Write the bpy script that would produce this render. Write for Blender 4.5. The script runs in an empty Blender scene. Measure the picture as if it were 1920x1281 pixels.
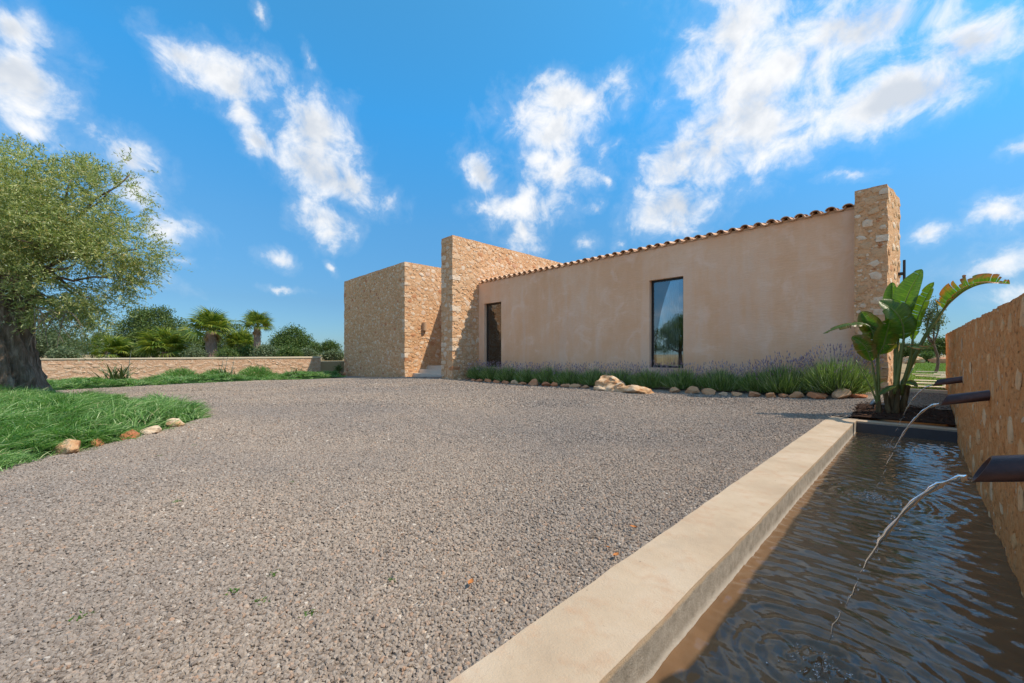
import bpy, math, random
import numpy as np
from mathutils import Vector, Matrix

# ------------------------------------------------------------------ camera, sky, sun, exposure
SC = bpy.context.scene
COL = SC.collection
YAW = math.radians(45.73)
cam_d = bpy.data.cameras.new('camera')
cam = bpy.data.objects.new('camera', cam_d)
COL.objects.link(cam)
cam.location = (0, 0, 1.0)
cam.rotation_euler = (math.radians(90), 0, YAW)
cam_d.sensor_width = 36.0
cam_d.lens = 36.0 * 745 / 1920
cam_d.shift_y = 24.5 / 1920
cam_d.clip_start = 0.05
cam_d.clip_end = 9000
SC.camera = cam

SUN_TO = Vector((0.66, 0.37, 1.0)).normalized()
SUN_ELEV = math.asin(SUN_TO.z)
SUN_ROT = math.atan2(SUN_TO.x, SUN_TO.y)
SUN_STRENGTH = 2.25
SKY_STRENGTH = 0.118
CLOUD_STRENGTH = 0.47
EXPOSURE = 1.15

sun_d = bpy.data.lights.new('sun', 'SUN')
sun_d.energy = SUN_STRENGTH
sun_d.angle = math.radians(0.6)
sun_d.color = (1.0, 0.87, 0.71)
sun = bpy.data.objects.new('sun', sun_d)
COL.objects.link(sun)
sun.rotation_euler = (-SUN_TO).to_track_quat('-Z', 'Y').to_euler()
sun.location = (20, 10, 30)

SC.view_settings.view_transform = 'Standard'
SC.view_settings.look = 'None'
SC.view_settings.exposure = EXPOSURE
SC.view_settings.gamma = 1.0
SC.view_settings.use_curve_mapping = False


def nd(nt, kind, inp=None, **props):
    n = nt.nodes.new(kind)
    for k, v in props.items():
        setattr(n, k, v)
    for k, v in (inp or {}).items():
        s = n.inputs[k]
        if isinstance(v, bpy.types.NodeSocket):
            nt.links.new(v, s)
        else:
            s.default_value = v
    return n


def mth(nt, op, a, b=None, c=None, clamp=False):
    n = nt.nodes.new('ShaderNodeMath')
    n.operation = op
    n.use_clamp = clamp
    for i, v in enumerate((a, b, c)):
        if v is None:
            continue
        if isinstance(v, bpy.types.NodeSocket):
            nt.links.new(v, n.inputs[i])
        else:
            n.inputs[i].default_value = v
    return n.outputs[0]


def mixc(nt, fac, a, b, blend='MIX'):
    n = nt.nodes.new('ShaderNodeMix')
    n.data_type = 'RGBA'
    n.blend_type = blend
    for s, v in ((n.inputs[0], fac), (n.inputs[6], a), (n.inputs[7], b)):
        if isinstance(v, bpy.types.NodeSocket):
            nt.links.new(v, s)
        else:
            s.default_value = v if not isinstance(v, tuple) or len(v) == 4 else (*v, 1)
    return n.outputs[2]


def mrange(nt, v, a, b, c=0.0, d=1.0, smooth=False):
    n = nt.nodes.new('ShaderNodeMapRange')
    if smooth:
        n.interpolation_type = 'SMOOTHSTEP'
    nt.links.new(v, n.inputs[0])
    for i, k in enumerate((a, b, c, d)):
        n.inputs[i + 1].default_value = k
    return n.outputs[0]


# cloud banks: azimuth from +Y, elevation, half length, half width, tilt, weight
CLOUDS = [(-1.695, 0.479, 0.047, 0.032, 0.04, 0.75), (-1.697, 0.41, 0.065, 0.048, 0.5, 1), (-1.686, 0.346, 0.058, 0.035, -0.02, 0.7), (-1.572, 0.341, 0.061, 0.041, -0.15, 0.8), (-1.558, 0.293, 0.045, 0.041, -0.53, 0.8), (-1.523, 0.237, 0.07, 0.044, -0.24, 0.7), (-1.492, 0.181, 0.055, 0.022, -0.01, 0.5), (-1.488, 0.129, 0.049, 0.028, -0.43, 0.45), (-1.49, 0.518, 0.06, 0.036, -0.25, 0.75), (-1.416, 0.517, 0.088, 0.047, 0.13, 1), (-1.395, 0.476, 0.045, 0.034, -0.09, 0.8), (-1.366, 0.423, 0.05, 0.028, -0.78, 0.8), (-1.256, 0.471, 0.076, 0.064, -0.3, 1), (-1.24, 0.407, 0.09, 0.06, -0.13, 1), (-1.174, 0.374, 0.081, 0.041, -0.21, 0.95), (-1.235, 0.287, 0.066, 0.049, -0.28, 0.85), (-1.327, 0.197, 0.041, 0.025, -0.34, 0.6), (-1.324, 0.141, 0.046, 0.01, 0.01, 0.7), (-1.224, 0.193, 0.025, 0.014, -0.98, 0.5), (-1.267, 0.582, 0.042, 0.024, -0.78, 0.45), (-1.357, 0.621, 0.021, 0.016, -0.54, 0.6), (-0.661, 0.561, 0.149, 0.041, 0.03, 1), (-0.701, 0.516, 0.113, 0.058, -0.26, 1), (-0.691, 0.442, 0.105, 0.05, -0.17, 0.95), (-0.771, 0.351, 0.098, 0.051, 0.1, 1), (-0.771, 0.296, 0.061, 0.043, -0.5, 0.85), (-0.868, 0.427, 0.06, 0.042, -0.63, 0.95), (-0.878, 0.353, 0.049, 0.024, -0.12, 0.5), (-0.596, 0.348, 0.03, 0.021, -0.01, 0.65), (-0.622, 0.271, 0.05, 0.022, 0.1, 0.5), (-0.526, 0.259, 0.034, 0.017, 0.15, 0.4), (-0.567, 0.396, 0.033, 0.018, -0.76, 0.45), (-0.27, 0.615, 0.132, 0.076, -0.01, 0.9), (-0.216, 0.536, 0.171, 0.085, -0.02, 1), (-0.088, 0.556, 0.182, 0.064, -0.21, 0.85), (-0.25, 0.458, 0.171, 0.084, 0.06, 1), (-0.03, 0.438, 0.144, 0.051, 0.08, 0.95), (-0.37, 0.419, 0.132, 0.059, 0.11, 1), (-0.415, 0.335, 0.101, 0.057, 0.08, 0.95), (-0.404, 0.3, 0.049, 0.036, 0.36, 0.7), (0.062, 0.477, 0.088, 0.043, -0.13, 0.8), (-0.1, 0.332, 0.058, 0.016, -0.17, 0.5), (0.087, 0.22, 0.043, 0.028, 0.18, 0.85), (0.009, 0.208, 0.033, 0.025, 0.07, 0.7), (0.11, 0.314, 0.024, 0.019, 0.0, 0.75), (0.084, 0.14, 0.08, 0.034, 0.08, 0.55), (0.108, 0.091, 0.058, 0.033, 0.15, 0.5),
          (-0.2, 0.72, 0.16, 0.09, 0.1, 1.0), (-0.28, 0.84, 0.14, 0.08, 0.2, 0.95), (-0.02, 0.80, 0.14, 0.07, -0.1, 0.85), (-0.42, 0.95, 0.13, 0.07, 0.0, 0.9)]


def build_world():
    w = bpy.data.worlds.new('World')
    SC.world = w
    w.use_nodes = True
    nt = w.node_tree
    nt.nodes.clear()
    out = nd(nt, 'ShaderNodeOutputWorld')
    sky = nd(nt, 'ShaderNodeTexSky', sky_type='NISHITA', sun_disc=False, sun_elevation=SUN_ELEV,
             sun_rotation=SUN_ROT, altitude=50, air_density=1.0, dust_density=0.35, ozone_density=3.0)
    tc = nd(nt, 'ShaderNodeTexCoord')
    d = tc.outputs['Generated']
    sx = nd(nt, 'ShaderNodeSeparateXYZ', {0: d})
    # clear dry air: the whole sky deeper blue, without the white band at the horizon
    clear = nd(nt, 'ShaderNodeValToRGB', {0: sx.outputs[2]})
    cr = clear.color_ramp
    while len(cr.elements) < 5:
        cr.elements.new(0.5)
    for e, (p, c) in zip(cr.elements, [(0.0, (0.20, 0.30, 0.42)), (0.12, (0.22, 0.35, 0.44)), (0.29, (0.27, 0.56, 0.66)), (0.5, (0.22, 0.82, 1.0)), (0.8, (0.40, 1.0, 1.0))]):
        e.position = p
        e.color = (*c, 1)
    blue = mixc(nt, 1.0, sky.outputs[0], clear.outputs[0], 'MULTIPLY')
    bg = nd(nt, 'ShaderNodeBackground', {'Color': blue, 'Strength': SKY_STRENGTH})
    az = mth(nt, 'ARCTAN2', sx.outputs[0], sx.outputs[1])
    el = mth(nt, 'ARCSINE', sx.outputs[2])
    # billow the outlines
    nz = nd(nt, 'ShaderNodeTexNoise', {'Vector': d, 'Scale': 12.0, 'Detail': 6.0, 'Roughness': 0.62})
    off = nd(nt, 'ShaderNodeVectorMath', {0: nz.outputs['Color'], 1: (0.5, 0.5, 0.5)}, operation='SUBTRACT')
    off2 = nd(nt, 'ShaderNodeVectorMath', {0: off.outputs[0], 'Scale': 0.062}, operation='SCALE')
    ae = nd(nt, 'ShaderNodeCombineXYZ', {0: az, 1: el, 2: 0.0})
    aef = nd(nt, 'ShaderNodeVectorMath', {0: ae.outputs[0], 1: off2.outputs[0]}, operation='ADD')
    flat = nd(nt, 'ShaderNodeVectorMath', {0: aef.outputs[0], 1: (1, 1, 0)}, operation='MULTIPLY')
    acc = None
    for (a, e, L, W, r, wt) in CLOUDS:
        mp = nd(nt, 'ShaderNodeMapping', {'Vector': flat.outputs[0], 'Location': (a, e, 0),
                'Rotation': (0, 0, r), 'Scale': (L * 1.03, W * 1.03, 1)}, vector_type='TEXTURE')
        ln = nd(nt, 'ShaderNodeVectorMath', {0: mp.outputs[0]}, operation='LENGTH')
        v = mth(nt, 'MULTIPLY_ADD', ln.outputs['Value'], -0.76, wt * 0.88 - 0.03)
        acc = v if acc is None else mth(nt, 'SMOOTH_MAX', acc, v, 0.06)
    # the same broken cloud goes on round the rest of the sky
    big = nd(nt, 'ShaderNodeTexNoise', {'Vector': d, 'Scale': 3.2, 'Detail': 2.0, 'Roughness': 0.5})
    rest = mrange(nt, big.outputs[0], 0.40, 0.68, -0.5, 1.0)
    fw = nd(nt, 'ShaderNodeVectorMath', {0: d, 1: (-0.716, 0.698, 0.0)}, operation='DOT_PRODUCT')
    away = mrange(nt, fw.outputs['Value'], 0.52, 0.25)
    rest = mth(nt, 'MULTIPLY_ADD', away, mth(nt, 'ADD', rest, 1.0), -1.0)
    acc = mth(nt, 'MAXIMUM', acc, rest)
    fine = nd(nt, 'ShaderNodeTexNoise', {'Vector': d, 'Scale': 16.0, 'Detail': 8.0, 'Roughness': 0.62, 'Distortion': 0.3})
    nn = mth(nt, 'SUBTRACT', fine.outputs[0], 0.5)
    field = mth(nt, 'MULTIPLY_ADD', nn, 2.0, acc)
    dens = mrange(nt, field, -0.14, 0.80, smooth=True)
    veil = mrange(nt, field, -0.45, 0.30, 0.0, 0.13, smooth=True)
    dens = mth(nt, 'MAXIMUM', dens, veil)
    above = mrange(nt, sx.outputs[2], 0.0, 0.10)
    dens = mth(nt, 'MULTIPLY', mth(nt, 'MULTIPLY', dens, above), 0.97)
    # thick middles turn a soft grey, rims stay white
    sh = nd(nt, 'ShaderNodeTexNoise', {'Vector': d, 'Scale': 7.0, 'Detail': 5.0, 'Roughness': 0.55})
    thick = mth(nt, 'MULTIPLY', mrange(nt, acc, 0.22, 0.62, smooth=True), mrange(nt, sh.outputs[0], 0.38, 0.60, smooth=True))
    ccol = mixc(nt, thick, (1.0, 1.0, 1.0, 1), (0.66, 0.71, 0.78, 1))
    bc = nd(nt, 'ShaderNodeBackground', {'Color': ccol, 'Strength': CLOUD_STRENGTH})
    mx = nd(nt, 'ShaderNodeMixShader', {0: dens, 1: bg.outputs[0], 2: bc.outputs[0]})
    nt.links.new(mx.outputs[0], out.inputs[0])


build_world()
SC.render.engine = 'CYCLES'
SC.cycles.use_denoising = True
SC.cycles.max_bounces = 8
SC.cycles.transparent_max_bounces = 12

# ------------------------------------------------------------------ helpers
rng = np.random.default_rng(7)
random.seed(7)
WM = {}


def tag(o, label=None, cat=None, group=None, kind=None):
    if label:
        o['label'] = label
    if cat:
        o['category'] = cat
    if group:
        o['group'] = group
    if kind:
        o['kind'] = kind
    return o


def par(o, p):
    if p is not None:
        o.parent = p
        o.matrix_parent_inverse = WM[p.name].inverted()
    return o


def link(o, parent=None, wm=None):
    COL.objects.link(o)
    wm = wm if wm is not None else Matrix.Identity(4)
    o.matrix_basis = wm
    WM[o.name] = wm
    par(o, parent)
    return o


def empty(name, loc, parent=None, rz=0.0):
    o = bpy.data.objects.new(name, None)
    o.empty_display_size = 0.2
    return link(o, parent, Matrix.Translation(Vector(loc)) @ Matrix.Rotation(rz, 4, 'Z'))


def mesh(name, verts, faces, mat=None, smooth=False):
    """faces: list of index arrays (n,k) or lists"""
    me = bpy.data.meshes.new(name)
    verts = np.asarray(verts, dtype=np.float32).reshape(-1, 3)
    blocks = [np.asarray(f, dtype=np.int32) for f in faces if len(f)]
    nl = sum(b.size for b in blocks)
    npoly = sum(len(b) for b in blocks)
    me.vertices.add(len(verts))
    me.vertices.foreach_set('co', verts.ravel())
    me.loops.add(nl)
    me.loops.foreach_set('vertex_index', np.concatenate([b.ravel() for b in blocks]))
    me.polygons.add(npoly)
    starts, tot = [], 0
    for b in blocks:
        k = b.shape[1]
        starts.append(tot + np.arange(len(b), dtype=np.int32) * k)
        tot += b.size
    me.polygons.foreach_set('loop_start', np.concatenate(starts).astype(np.int32))
    me.polygons.foreach_set('use_smooth', np.full(npoly, bool(smooth)))
    me.update(calc_edges=True)
    me.validate()
    if mat:
        me.materials.append(mat)
    return me


def obj(name, me, parent=None, wm=None):
    return link(bpy.data.objects.new(name, me), parent, wm)


class MB:
    """collects quads and triangles of one piece"""
    def __init__(s):
        s.v, s.q, s.t, s.n = [], [], [], 0

    def add(s, v, q=None, t=None):
        v = np.asarray(v, float).reshape(-1, 3)
        s.v.append(v)
        if q is not None and len(q):
            s.q.append(np.asarray(q, int) + s.n)
        if t is not None and len(t):
            s.t.append(np.asarray(t, int) + s.n)
        s.n += len(v)
        return s

    def box(s, x0, x1, y0, y1, z0, z1):
        v = [(x0, y0, z0), (x1, y0, z0), (x1, y1, z0), (x0, y1, z0), (x0, y0, z1), (x1, y0, z1), (x1, y1, z1), (x0, y1, z1)]
        q = [(0, 3, 2, 1), (4, 5, 6, 7), (0, 1, 5, 4), (1, 2, 6, 5), (2, 3, 7, 6), (3, 0, 4, 7)]
        return s.add(v, q)

    def quad(s, a, b, c, d):
        return s.add([a, b, c, d], [(0, 1, 2, 3)])

    def tube(s, pts, rad, n=8, caps=True, up=(0, 0, 1)):
        pts = np.asarray(pts, float)
        rad = np.broadcast_to(np.asarray(rad, float), (len(pts),))
        tan = np.gradient(pts, axis=0)
        tan /= np.linalg.norm(tan, axis=1)[:, None] + 1e-12
        ref = np.array(up, float)
        if abs(tan[0] @ ref) > 0.95:
            ref = np.array((1.0, 0, 0))
        ang = np.linspace(0, 2 * np.pi, n, endpoint=False)
        V = []
        for p, t, r in zip(pts, tan, rad):
            a = np.cross(t, ref)
            a /= np.linalg.norm(a) + 1e-12
            b = np.cross(a, t)
            ref = b
            V.append(p + r * (np.cos(ang)[:, None] * a + np.sin(ang)[:, None] * b))
        V = np.concatenate(V)
        q = []
        for i in range(len(pts) - 1):
            for j in range(n):
                k = (j + 1) % n
                q.append((i * n + j, i * n + k, (i + 1) * n + k, (i + 1) * n + j))
        t = []
        if caps:
            m = len(V)
            V = np.concatenate([V, pts[:1], pts[-1:]])
            for j in range(n):
                k = (j + 1) % n
                t.append((k, j, m))
                e = (len(pts) - 1) * n
                t.append((e + j, e + k, m + 1))
        return s.add(V, q, t)

    def me(s, name, mat, smooth=False):
        v = np.concatenate(s.v)
        f = []
        if s.q:
            f.append(np.concatenate(s.q))
        if s.t:
            f.append(np.concatenate(s.t))
        return mesh(name, v, f, mat, smooth)

    def build(s, name, mat, parent=None, smooth=False):
        return obj(name, s.me(name, mat, smooth), parent)


def _h(ix, iy, iz, seed):
    h = (ix.astype(np.uint64) * np.uint64(374761393) + iy.astype(np.uint64) * np.uint64(668265263)
         + iz.astype(np.uint64) * np.uint64(2147483647) + np.uint64(seed * 1274126177 + 12345)) & np.uint64(0xFFFFFFFF)
    h = ((h ^ (h >> np.uint64(13))) * np.uint64(1274126177)) & np.uint64(0xFFFFFFFF)
    h = ((h ^ (h >> np.uint64(16))) * np.uint64(2246822519)) & np.uint64(0xFFFFFFFF)
    return (h ^ (h >> np.uint64(15))).astype(np.float64) / 4294967295.0


def vnoise(p, seed=0):
    p = np.asarray(p, float) + 1000.0
    i = np.floor(p).astype(np.int64)
    f = p - i
    f = f * f * (3 - 2 * f)
    r = 0
    for dx in (0, 1):
        for dy in (0, 1):
            for dz in (0, 1):
                w = (f[:, 0] if dx else 1 - f[:, 0]) * (f[:, 1] if dy else 1 - f[:, 1]) * (f[:, 2] if dz else 1 - f[:, 2])
                r = r + w * _h(i[:, 0] + dx, i[:, 1] + dy, i[:, 2] + dz, seed)
    return r


def fbm(p, octv=4, seed=0, rough=0.5):
    p = np.asarray(p, float)
    r, a, t = 0, 1.0, 0
    for k in range(octv):
        r = r + a * vnoise(p * 2 ** k, seed + k * 7)
        t += a
        a *= rough
    return r / t - 0.5


def disp3(v, amp, freq, octv=4, seed=0):
    v = np.asarray(v, float)
    return v + amp * 2 * np.stack([fbm(v * freq + 17.3 * k, octv, seed + 31 * k) for k in range(3)], 1)


def catmull(pts, n):
    p = np.array(pts, float)
    p = np.vstack([2 * p[0] - p[1], p, 2 * p[-1] - p[-2]])
    out = []
    m = len(p) - 3
    for t in np.linspace(0, m, n):
        i = min(int(t), m - 1)
        f = t - i
        a, b, c, d = p[i:i + 4]
        out.append(0.5 * ((2 * b) + (-a + c) * f + (2 * a - 5 * b + 4 * c - d) * f * f + (-a + 3 * b - 3 * c + d) * f ** 3))
    return np.array(out)


def grid_faces(nu, nv):
    i = np.arange(nu - 1)[:, None] * nv + np.arange(nv - 1)[None, :]
    i = i.ravel()
    return np.stack([i, i + nv, i + nv + 1, i + 1], 1)


def rough_prism(poly, z0, ztop, res, amp, freq, seed=0, octv=4, bottom=False):
    """upright block on a plan polygon of four corners, every face a displaced grid"""
    mb = MB()
    P = np.array(poly, float)
    zt = ztop if callable(ztop) else (lambda x, y: np.full(np.shape(x), float(ztop)))
    n = len(P)
    for i in range(n):
        a, b = P[i], P[(i + 1) % n]
        nu = max(2, int(np.linalg.norm(b - a) / res) + 1)
        h = float(np.max(zt(np.array([a[0], b[0]]), np.array([a[1], b[1]])))) - z0
        nv = max(2, int(h / res) + 1)
        s = np.linspace(0, 1, nu)
        t = np.linspace(0, 1, nv)
        xy = a[None, :] + s[:, None] * (b - a)[None, :]
        top = zt(xy[:, 0], xy[:, 1])
        V = np.zeros((nu, nv, 3))
        V[:, :, 0] = xy[:, None, 0]
        V[:, :, 1] = xy[:, None, 1]
        V[:, :, 2] = z0 + t[None, :] * (top[:, None] - z0)
        mb.add(disp3(V.reshape(-1, 3), amp, freq, octv, seed), grid_faces(nu, nv))
    if n == 4:
        nu = max(2, int(np.linalg.norm(P[1] - P[0]) / res) + 1)
        nv = max(2, int(np.linalg.norm(P[3] - P[0]) / res) + 1)
        s = np.linspace(0, 1, nu)[:, None, None]
        t = np.linspace(0, 1, nv)[None, :, None]
        xy = (1 - s) * (1 - t) * P[0] + s * (1 - t) * P[1] + s * t * P[2] + (1 - s) * t * P[3]
        V = np.concatenate([xy, zt(xy[..., 0], xy[..., 1])[..., None]], -1)
        mb.add(disp3(V.reshape(-1, 3), amp, freq, octv, seed), grid_faces(nu, nv))
    return mb


# ------------------------------------------------------------------ materials
def newmat(name):
    m = bpy.data.materials.new(name)
    m.use_nodes = True
    nt = m.node_tree
    b = nt.nodes['Principled BSDF']
    return m, nt, b


def wpos(nt):
    return nd(nt, 'ShaderNodeNewGeometry').outputs['Position']


def ramp(nt, fac, stops, interp='LINEAR'):
    n = nd(nt, 'ShaderNodeValToRGB', {0: fac})
    cr = n.color_ramp
    cr.interpolation = interp
    while len(cr.elements) < len(stops):
        cr.elements.new(0.5)
    for e, (p, c) in zip(cr.elements, stops):
        e.position = p
        e.color = (*c, 1)
    return n.outputs[0]


def noise(nt, vec, scale, detail=4, rough=0.55, dist=0.0):
    return nd(nt, 'ShaderNodeTexNoise', {'Vector': vec, 'Scale': scale, 'Detail': detail, 'Roughness': rough, 'Distortion': dist}).outputs[0]


def bump(nt, b, h, strength=0.5, dist=0.02, prev=None):
    n = nd(nt, 'ShaderNodeBump', {'Height': h, 'Strength': strength, 'Distance': dist})
    if prev is not None:
        nt.links.new(prev, n.inputs['Normal'])
    nt.links.new(n.outputs[0], b.inputs['Normal'])
    return n.outputs[0]


def plain(name, col, rough=0.6, spec=0.4, metal=0.0, var=0.0, vscale=6.0, bstr=0.0, bscale=80.0):
    m, nt, b = newmat(name)
    b.inputs['Roughness'].default_value = rough
    b.inputs['Specular IOR Level'].default_value = spec
    b.inputs['Metallic'].default_value = metal
    p = wpos(nt)
    if var:
        n = noise(nt, p, vscale, 5)
        c = mixc(nt, n, tuple(x * (1 - var) for x in col), tuple(min(1, x * (1 + var)) for x in col))
        nt.links.new(c, b.inputs['Base Color'])
    else:
        b.inputs['Base Color'].default_value = (*col, 1)
    if bstr:
        bump(nt, b, noise(nt, p, bscale, 5, 0.6), bstr, 0.01)
    return m


def mortar_mat(name, c1, c2, c3, pale, scale=1.0, pit=0.6, bstr=0.7, palecut=(0.62, 0.70)):
    """lime mortar wash over rubble: tan base, pale fragments, pits"""
    m, nt, b = newmat(name)
    p = wpos(nt)
    big = noise(nt, p, 0.9 * scale, 4)
    med = noise(nt, p, 7 * scale, 6, 0.6)
    c = ramp(nt, med, [(0.32, c1), (0.5, c2), (0.68, c3)])
    c = mixc(nt, mrange(nt, big, 0.35, 0.7), c, mixc(nt, 0.5, c, tuple(x * 0.86 for x in c2)))
    # pale fragments
    wp = nd(nt, 'ShaderNodeTexNoise', {'Vector': p, 'Scale': 5.0 * scale, 'Detail': 3.0})
    wv = nd(nt, 'ShaderNodeVectorMath', {0: wp.outputs['Color'], 1: (0.5, 0.5, 0.5)}, operation='SUBTRACT')
    wv = nd(nt, 'ShaderNodeVectorMath', {0: wv.outputs[0], 'Scale': 0.12 / scale}, operation='SCALE')
    pw = nd(nt, 'ShaderNodeVectorMath', {0: p, 1: wv.outputs[0]}, operation='ADD').outputs[0]
    mp = nd(nt, 'ShaderNodeMapping', {'Vector': pw, 'Scale': (1, 1, 1.5)}).outputs[0]
    vo = nd(nt, 'ShaderNodeTexVoronoi', {'Vector': mp, 'Scale': 8.5 * scale, 'Randomness': 1.0})
    sel = nd(nt, 'ShaderNodeSeparateColor', {0: vo.outputs['Color']})
    inside = mrange(nt, vo.outputs['Distance'], 0.42, 0.30)
    frag = mth(nt, 'MULTIPLY', inside, mrange(nt, sel.outputs[0], palecut[0], palecut[1]))
    frag = mth(nt, 'MULTIPLY', frag, mrange(nt, med, 0.3, 0.5))
    c = mixc(nt, mth(nt, 'MULTIPLY', frag, 0.85), c, pale)
    dk = mrange(nt, noise(nt, p, 15 * scale, 5, 0.65, 0.5), 0.54, 0.68, 0, 0.55)
    c = mixc(nt, dk, c, tuple(x * 0.62 for x in c1))
    rust = mth(nt, 'MULTIPLY', inside, mrange(nt, sel.outputs[1], 0.955, 0.975))
    c = mixc(nt, mth(nt, 'MULTIPLY', rust, 0.6), c, (0.38, 0.12, 0.05))
    fine = noise(nt, p, 60 * scale, 4, 0.7)
    pits = mrange(nt, noise(nt, p, 24 * scale, 4, 0.65), 0.40, 0.31)
    c = mixc(nt, mth(nt, 'MULTIPLY', pits, 0.75 * pit), c, tuple(x * 0.35 for x in c1))
    nt.links.new(c, b.inputs['Base Color'])
    b.inputs['Roughness'].default_value = 0.95
    b.inputs['Specular IOR Level'].default_value = 0.15
    h = mth(nt, 'ADD', mth(nt, 'MULTIPLY', fine, 0.35), mth(nt, 'MULTIPLY', med, 0.8))
    h = mth(nt, 'ADD', h, mth(nt, 'MULTIPLY', frag, 0.35))
    h = mth(nt, 'SUBTRACT', h, mth(nt, 'MULTIPLY', pits, 0.9))
    bump(nt, b, h, bstr, 0.035)
    return m


def stone_mat(name, stops, bscale=30.0, per='object'):
    m, nt, b = newmat(name)
    p = wpos(nt)
    if per == 'object':
        r = nd(nt, 'ShaderNodeObjectInfo').outputs['Random']
    else:
        r = nd(nt, 'ShaderNodeNewGeometry').outputs['Random Per Island']
    base = ramp(nt, r, stops)
    n = noise(nt, p, 14, 6, 0.6)
    c = mixc(nt, mrange(nt, n, 0.35, 0.7), base, mixc(nt, 0.5, base, (0.42, 0.26, 0.15)))
    d = mrange(nt, noise(nt, p, 38, 4, 0.6), 0.38, 0.30)
    c = mixc(nt, mth(nt, 'MULTIPLY', d, 0.5), c, (0.14, 0.08, 0.05))
    nt.links.new(c, b.inputs['Base Color'])
    b.inputs['Roughness'].default_value = 0.92
    b.inputs['Specular IOR Level'].default_value = 0.2
    bump(nt, b, mth(nt, 'ADD', n, mth(nt, 'MULTIPLY', noise(nt, p, bscale * 2, 4, 0.7), 0.5)), 0.6, 0.03)
    return m


def leaf_mat(name, stops, trans=0.35, rough=0.5, spec=0.35, tint=(1.2, 1.25, 0.6)):
    m, nt, b = newmat(name)
    g = nd(nt, 'ShaderNodeNewGeometry')
    c = ramp(nt, g.outputs['Random Per Island'], stops)
    nt.links.new(c, b.inputs['Base Color'])
    b.inputs['Roughness'].default_value = rough
    b.inputs['Specular IOR Level'].default_value = spec
    tr = nd(nt, 'ShaderNodeBsdfTranslucent', {0: mixc(nt, 1.0, c, (*tint, 1), 'MULTIPLY')})
    mx = nd(nt, 'ShaderNodeMixShader', {0: trans, 1: b.outputs[0], 2: tr.outputs[0]})
    nt.links.new(mx.outputs[0], nt.nodes['Material Output'].inputs[0])
    return m


MORTAR = dict(c1=(0.56, 0.30, 0.145), c2=(0.67, 0.385, 0.205), c3=(0.74, 0.47, 0.28), pale=(0.80, 0.62, 0.45))
M = {}
M['rubble'] = mortar_mat('rubble_wall', **MORTAR, scale=1.0, pit=0.9, bstr=0.9, palecut=(0.42, 0.55))
M['rubble_fine'] = mortar_mat('rubble_pillar', **MORTAR, scale=1.5)
M['garden_wall'] = mortar_mat('garden_wall', (0.74, 0.26, 0.075), (0.85, 0.355, 0.125), (0.88, 0.45, 0.20), (0.88, 0.62, 0.40), scale=2.2, pit=1.0, bstr=1.0, palecut=(0.8, 0.86))
M['boundary'] = mortar_mat('boundary_wall', (0.48, 0.27, 0.16), (0.58, 0.36, 0.23), (0.66, 0.45, 0.31), (0.72, 0.55, 0.42), scale=1.2, palecut=(0.4, 0.6))
M['stone'] = stone_mat('wall_stone', [(0.0, (0.58, 0.34, 0.18)), (0.4, (0.67, 0.43, 0.25)), (0.68, (0.74, 0.54, 0.37)), (0.9, (0.80, 0.66, 0.51)), (0.95, (0.50, 0.20, 0.09)), (1.0, (0.56, 0.30, 0.15))])
M['stone_isl'] = stone_mat('wall_stones', [(0.0, (0.58, 0.34, 0.17)), (0.4, (0.66, 0.43, 0.24)), (0.75, (0.73, 0.54, 0.35)), (0.95, (0.78, 0.63, 0.46)), (0.98, (0.48, 0.19, 0.09)), (1.0, (0.5, 0.22, 0.11))], per='island')
M['bound_stone'] = stone_mat('boundary_stones', [(0.0, (0.50, 0.28, 0.17)), (0.5, (0.62, 0.42, 0.29)), (1.0, (0.72, 0.57, 0.44))], per='island')
M['gw_stone'] = stone_mat('garden_wall_stone', [(0.0, (0.74, 0.33, 0.12)), (0.6, (0.79, 0.41, 0.18)), (0.93, (0.82, 0.54, 0.31)), (1.0, (0.5, 0.2, 0.09))])
M['edge_red'] = stone_mat('edging_red', [(0.0, (0.48, 0.15, 0.065)), (0.5, (0.58, 0.22, 0.10)), (1.0, (0.60, 0.31, 0.17))])
M['edge_tan'] = stone_mat('edging_tan', [(0.0, (0.56, 0.28, 0.14)), (0.5, (0.62, 0.36, 0.20)), (1.0, (0.68, 0.47, 0.31))])
M['edge_dark'] = stone_mat('edging_dark', [(0.0, (0.22, 0.12, 0.09)), (1.0, (0.30, 0.18, 0.13))])


def boulder_mat():
    m, nt, b = newmat('boulder')
    p = wpos(nt)
    n = noise(nt, p, 5, 6, 0.6, 0.3)
    c = ramp(nt, n, [(0.3, (0.40, 0.16, 0.06)), (0.46, (0.58, 0.34, 0.17)), (0.58, (0.68, 0.50, 0.33)), (0.75, (0.76, 0.63, 0.48))])
    d = mrange(nt, noise(nt, p, 22, 4, 0.6), 0.40, 0.30)
    c = mixc(nt, mth(nt, 'MULTIPLY', d, 0.6), c, (0.16, 0.10, 0.06))
    nt.links.new(c, b.inputs['Base Color'])
    b.inputs['Roughness'].default_value = 0.95
    bump(nt, b, mth(nt, 'ADD', n, noise(nt, p, 40, 5, 0.7)), 0.7, 0.04)
    return m


M['boulder'] = boulder_mat()


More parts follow.
